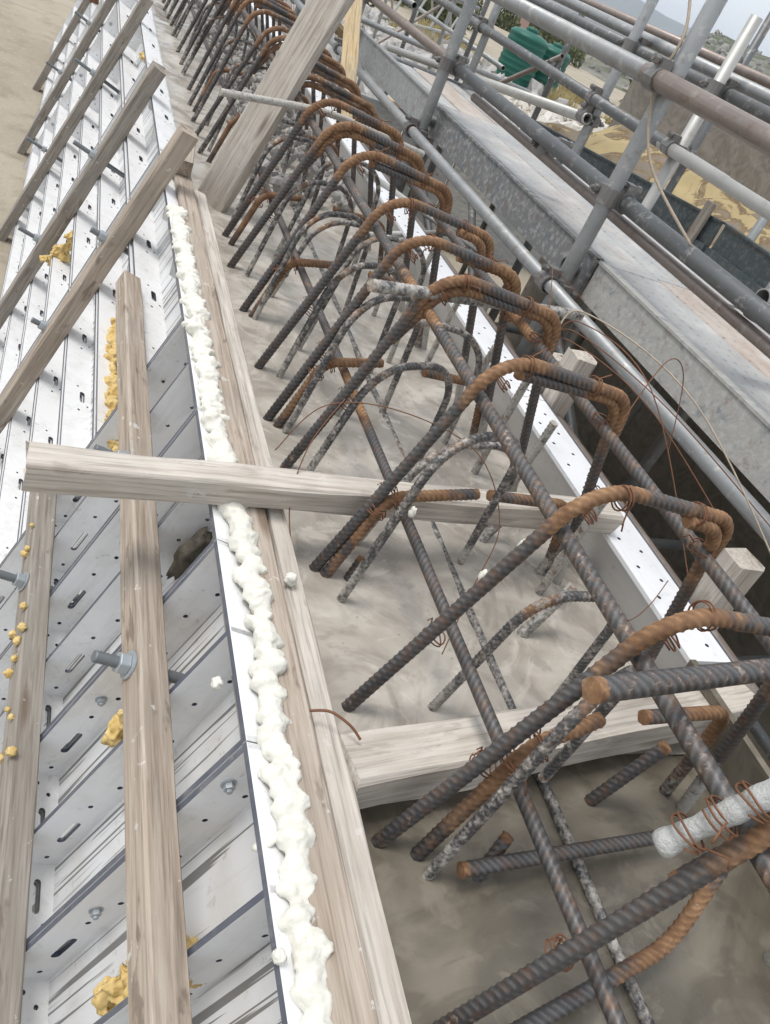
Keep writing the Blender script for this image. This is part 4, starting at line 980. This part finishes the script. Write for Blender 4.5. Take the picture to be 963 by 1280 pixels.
# water tanks
def tank(x, y, h, r, label, sign=True):
    z0 = ground_z(x, y) - .05
    t = thing('water_tank', label, 'water tank', (x, y, z0), 'green water tanks'); n = 28; prof = []
    k = 26
    for i in range(k + 1):
        z = h * .88 * i / k; prof.append((r * (1 + (.02 if i % 3 else -.022)), z))
    prof += [(r * .98, h * .90), (r * .84, h * .94), (r * .45, h * .97)]
    def lathe(prof, nm, top=True):
        vs = [(a * math.cos(2 * math.pi * j / n), a * math.sin(2 * math.pi * j / n), z) for a, z in prof for j in range(n)]
        fs = [[i * n + j, i * n + (j + 1) % n, (i + 1) * n + (j + 1) % n, (i + 1) * n + j] for i in range(len(prof) - 1) for j in range(n)] + [list(range((len(prof) - 1) * n, len(prof) * n))]
        return mesh(nm, vs, fs, True)
    obj('tank_body', lathe(prof, 'tank_body'), M['tank'], t)
    obj('lid', lathe([(r * .30, h * .955), (r * .32, h * 1.0), (r * .28, h * 1.03), (r * .05, h * 1.045)], 'lid'), M['tank'], t)
    if sign:
        mb = MB(); mb.box((-.13, 0, -.2), (.13, .012, .2)); o = obj('label_plate', mb.mesh('label_plate'), M['label'], t)
        d = Vector((-x, -y, 0)).normalized(); d = Matrix.Rotation(R(28), 3, 'Z') @ d
        o.matrix_local = frame(Vector((-d.y, d.x, 0)), d, (0, 0, 1), d * r * 1.02 + Vector((0, 0, h * .55)))
    return t
tank(12.05, 24.2, 1.6, .60, 'large ribbed green water tank beyond the scaffold', False)
tank(13.3, 24.7, 1.5, .52, 'smaller green water tank with a white label beside the large one', True)
# rubble
def rubble(name, n, fx, seed, mat, label, lo=.05, hi=.22):
    rg = random.Random(seed); mb = MB()
    ico = bmesh.new(); bmesh.ops.create_icosphere(ico, subdivisions=1, radius=1); cv = [v.co.copy() for v in ico.verts]; cf = [[v.index for v in f.verts] for f in ico.faces]; ico.free()
    for k in range(n):
        x, y, z = fx(rg); s = rg.uniform(lo, hi) * (1.0 if rg.random() < .8 else 1.8); rot = Euler((rg.random() * 6, rg.random() * 6, rg.random() * 6)).to_matrix()
        mb.add([rot @ (Vector((c.x * 1.3, c.y, c.z * .75)) * s * (1 + .3 * rg.uniform(-1, 1))) + Vector((x, y, z)) for c in cv], cf)
    o = stuff(obj(name, mb.mesh(name), M[mat])); tag(o, label, 'rubble'); return o
M['stone_pale'] = mat_simple('pale_rock', (.42, .39, .34), (.62, .58, .52), 3, .95, .5, .03)
def near_rub(rg):
    x = rg.uniform(3.5, 13); y = rg.uniform(12, 26); return x, y, ground_z(x, y) + .02
rubble('grey_rubble', 2600, near_rub, 5, 'stone', 'grey broken rock spread behind the far scaffold bays')
def pale_mound(x, y): return GZ - .1 + .9 * math.exp(-((x - 10.5) / 3.2) ** 2 - ((y - 13.5) / 5.5) ** 2) * (1 + .3 * nz((x, y, 0), .6, 2)) + .12 * nz((x, y, 0), 1.4, 1)
g = grid('spoil_mound', lin(4.5, 18, 70), lin(4, 26, 90), pale_mound, M['ground']); struct(g)
def mound_rub(rg):
    x = rg.gauss(10.5, 2.6); y = rg.gauss(13.5, 4.5); return x, y, max(pale_mound(x, y), ground_z(x, y)) + .02
rubble('pale_rubble', 1900, mound_rub, 8, 'stone_pale', 'pale rocks scattered over the mound behind the scaffold', .04, .17)
def hill_rub(rg):
    while True:
        x = rg.uniform(30, 190); y = rg.uniform(20, 190); z = hill_z(x, y)
        if z > GZ + .2: return x, y, z
M['stone_dark'] = mat_simple('dark_rock', (.15, .145, .135), (.30, .29, .265), 1, .95, .5, .03)
rubble('hill_rubble', 6500, hill_rub, 12, 'stone_dark', 'grey boulders over the scrub hillside', .12, .5)
# dry grass and bushes
def tuft(name, x, y, z, h, r, n, mat, label, seed, cat, group, leaf=(.02, .25)):
    rg = random.Random(seed); mb = MB()
    t = thing(name, label, cat, (x, y, z), group)
    for k in range(n):
        a = rg.random() * 6.283; q = r * math.sqrt(rg.random()); l = leaf[1] * rg.uniform(.5, 1.3); w = leaf[0]
        base = Vector((math.cos(a) * q, math.sin(a) * q, 0 if cat == 'grass' else h * rg.random() * (1 - (q / r) ** 2 * .6)))
        d = Vector((rg.gauss(0, .35), rg.gauss(0, .35), 1 if cat == 'grass' else rg.gauss(.2, .8))).normalized(); s = d.orthogonal().normalized(); s = Matrix.Rotation(rg.random() * 6.3, 3, d) @ s
        if cat == 'grass': l = h * rg.uniform(.5, 1.1)
        mb.add([base - s * w, base + s * w, base + d * l * .6 + s * w * .8, base + d * l + Vector((0, 0, -.1 * l)), base + d * l * .6 - s * w * .8], [[0, 1, 2, 3, 4]])
    obj('foliage', mb.mesh('foliage'), M[mat], t); return t
def stemmed(t, h):
    mb = MB(); mb.cyl((0, 0, -.1), (0, 0, h * .6), .04 + h * .02, 7, 0, .02)
    for k in range(5):
        a = k * 1.26; mb.cyl((0, 0, h * .25), (math.cos(a) * h * .3, math.sin(a) * h * .3, h * .7), .03, 5, 0, .01)
    obj('stem', mb.mesh('stem'), M['bark'], t)
rg = random.Random(21)
gs = [(9.6, 27.0), (11.2, 29.5), (12.6, 31), (8.6, 24.2), (10.6, 25.0), (15.5, 27.5), (17.0, 29.0), (16.2, 24.0), (15.0, 21.0), (14.0, 19.0), (18.0, 33), (12.0, 17.5), (20, 30), (13.2, 23.2)]
for k, (x, y) in enumerate(gs):
    tuft('grass_tuft', x, y, max(ground_z(x, y), pale_mound(x, y) if 4.5 < x < 18 and y < 26 else -9) - .03, rg.uniform(.35, .7), rg.uniform(.5, .9), 360, 'leaf', 'straw coloured dry grass clump among the rocks around the green tanks', 100 + k, 'grass', 'dry grass clumps by the tanks')
for k in range(15):
    a = rg.uniform(.28, .72); d = rg.uniform(36, 85); x = math.sin(a) * d; y = math.cos(a) * d; z = max(ground_z(x, y), hill_z(x, y)) - .1
    t = tuft('bush', x, y, z, rg.uniform(1.2, 2.6), rg.uniform(.9, 2.0), 700, 'bush', 'rounded green scrub bush on the flat ground behind the tanks', 200 + k, 'bush', 'scrub bushes on the flat', (.07, .32)); stemmed(t, 1.6)
for k in range(15):
    while True:
        x = rg.uniform(45, 180); y = rg.uniform(40, 180)
        if hill_z(x, y) > 1.0: break
    t = tuft('bush', x, y, hill_z(x, y) - .1, rg.uniform(1.2, 2.4), rg.uniform(1.0, 2.2), 420, 'bush', 'dark scrub bush growing on the rocky hillside', 300 + k, 'bush', 'scrub bushes on the hillside', (.10, .4)); stemmed(t, 1.5)
def tree(x, y, h, label):
    z = hill_z(x, y) - .2; t = thing('tree', label, 'tree', (x, y, z)); mb = MB(); mb.cyl((0, 0, 0), (.1, 0, h * .55), h * .035, 9, 0, h * .02); rg = random.Random(5); cl = []
    for k in range(9):
        a = k * 2.4; rr = h * rg.uniform(.18, .42); e = Vector((math.cos(a) * rr, math.sin(a) * rr, h * rg.uniform(.62, .95))); mb.cyl((.1 * .7, 0, h * .42), e, h * .014, 6, 0, h * .006); cl.append(e)
    obj('trunk', mb.mesh('trunk'), M['bark'], t); mb = MB()
    for k in range(2200):
        c = rg.choice(cl); d = Vector((rg.gauss(0, 1), rg.gauss(0, 1), rg.gauss(0, .55))) * h * .09; p = c + d; s = Vector((rg.gauss(0, 1), rg.gauss(0, 1), rg.gauss(0, 1))).normalized(); u = s.orthogonal().normalized() * .13 * h / 5; s *= .17 * h / 5
        mb.add([p - s, p + u, p + s, p - u], [[0, 1, 2, 3]])
    obj('crown', mb.mesh('crown'), M['bush'], t)
tree(98, 92, 6.5, 'single spreading tree on the skyline of the rocky hill')
# low red-roofed shed and pale gantry in the distance
sh = thing('shed', 'low dull red shed beyond the green tanks', 'shed', (34, 68, GZ)); mb = MB(); mb.box((0, 0, 0), (9, 4, 2.2)); obj('wall', mb.mesh('wall'), M['brick'], sh)
mb = MB(); mb.add([(-.3, -.3, 2.2), (9.3, -.3, 2.2), (9.3, 4.3, 2.7), (-.3, 4.3, 2.7), (-.3, -.3, 2.3), (9.3, -.3, 2.3), (9.3, 4.3, 2.8), (-.3, 4.3, 2.8)], [[0, 3, 2, 1], [4, 5, 6, 7], [0, 1, 5, 4], [1, 2, 6, 5], [2, 3, 7, 6], [3, 0, 4, 7]]); obj('roof', mb.mesh('roof'), M['toe_far'], sh)
mb = MB(); mb.box((4, -.05, 0), (5, -.01, 2.0)); obj('door', mb.mesh('door'), M['hole'], sh)
gt = thing('gantry', 'pale steel lattice gantry lying beyond the rubble', 'gantry', (7.6, 24.5, GZ)); mb = MB()
for k in range(8):
    for zz in (0.25, 1.0):
        pass
mb.cyl((0, 0, .3), (3.2, 2.0, .5), .05, 7); mb.cyl((0, 0, 1.2), (3.2, 2.0, 1.4), .05, 7)
obj('chord', mb.mesh('chord'), M['galv_pale'], gt)
for k in range(8):
    f0 = k / 8; f1 = (k + 1) / 8; mb = MB(); lo_, hi_ = (.3, 1.4) if k % 2 else (1.2, .5); mb.cyl((3.2 * f0, 2 * f0, lo_ + .2 * f0), (3.2 * f1, 2 * f1, hi_ + .2 * f1), .035, 6); obj('lacing', mb.mesh('lacing'), M['galv_pale'], gt)
# things on the sand at the left
sd = tag(timber('sand_block', (-1.1, 9.6, GZ + .05), (-1.05, 9.75, GZ + .05), .07, .07, (0, 0, 1), 'wood_dark'), 'small dark block lying on the sand at the top left', 'block')
lp = thing('rusty_bracket', 'rusty bracket on top of the outermost brace', 'bracket', FW(6.9, .42, .05)); mb = MB(); mb.box((-.03, -.06, 0), (.03, .06, .04)); mb.cyl((0, -.02, .03), (0, .02, .09), .025, 10); obj('bracket', bevel(mb.mesh('bracket'), .004), M['wire'], lp)

# ------------------------------------------------------------------ air
mb = MB(); mb.box((-2950, -1450, -40), (3450, 3650, 190))
hz = stuff(obj('haze', mb.mesh('haze'))); hm = bpy.data.materials.new('haze_air'); hm.use_nodes = True; ht = hm.node_tree
ht.nodes.remove(ht.nodes['Principled BSDF']); pv = ht.nodes.new('ShaderNodeVolumePrincipled'); pv.inputs['Color'].default_value = (.80, .88, 1.0, 1); pv.inputs['Density'].default_value = .00035
ht.links.new(pv.outputs[0], ht.nodes['Material Output'].inputs['Volume']); hz.data.materials.append(hm)
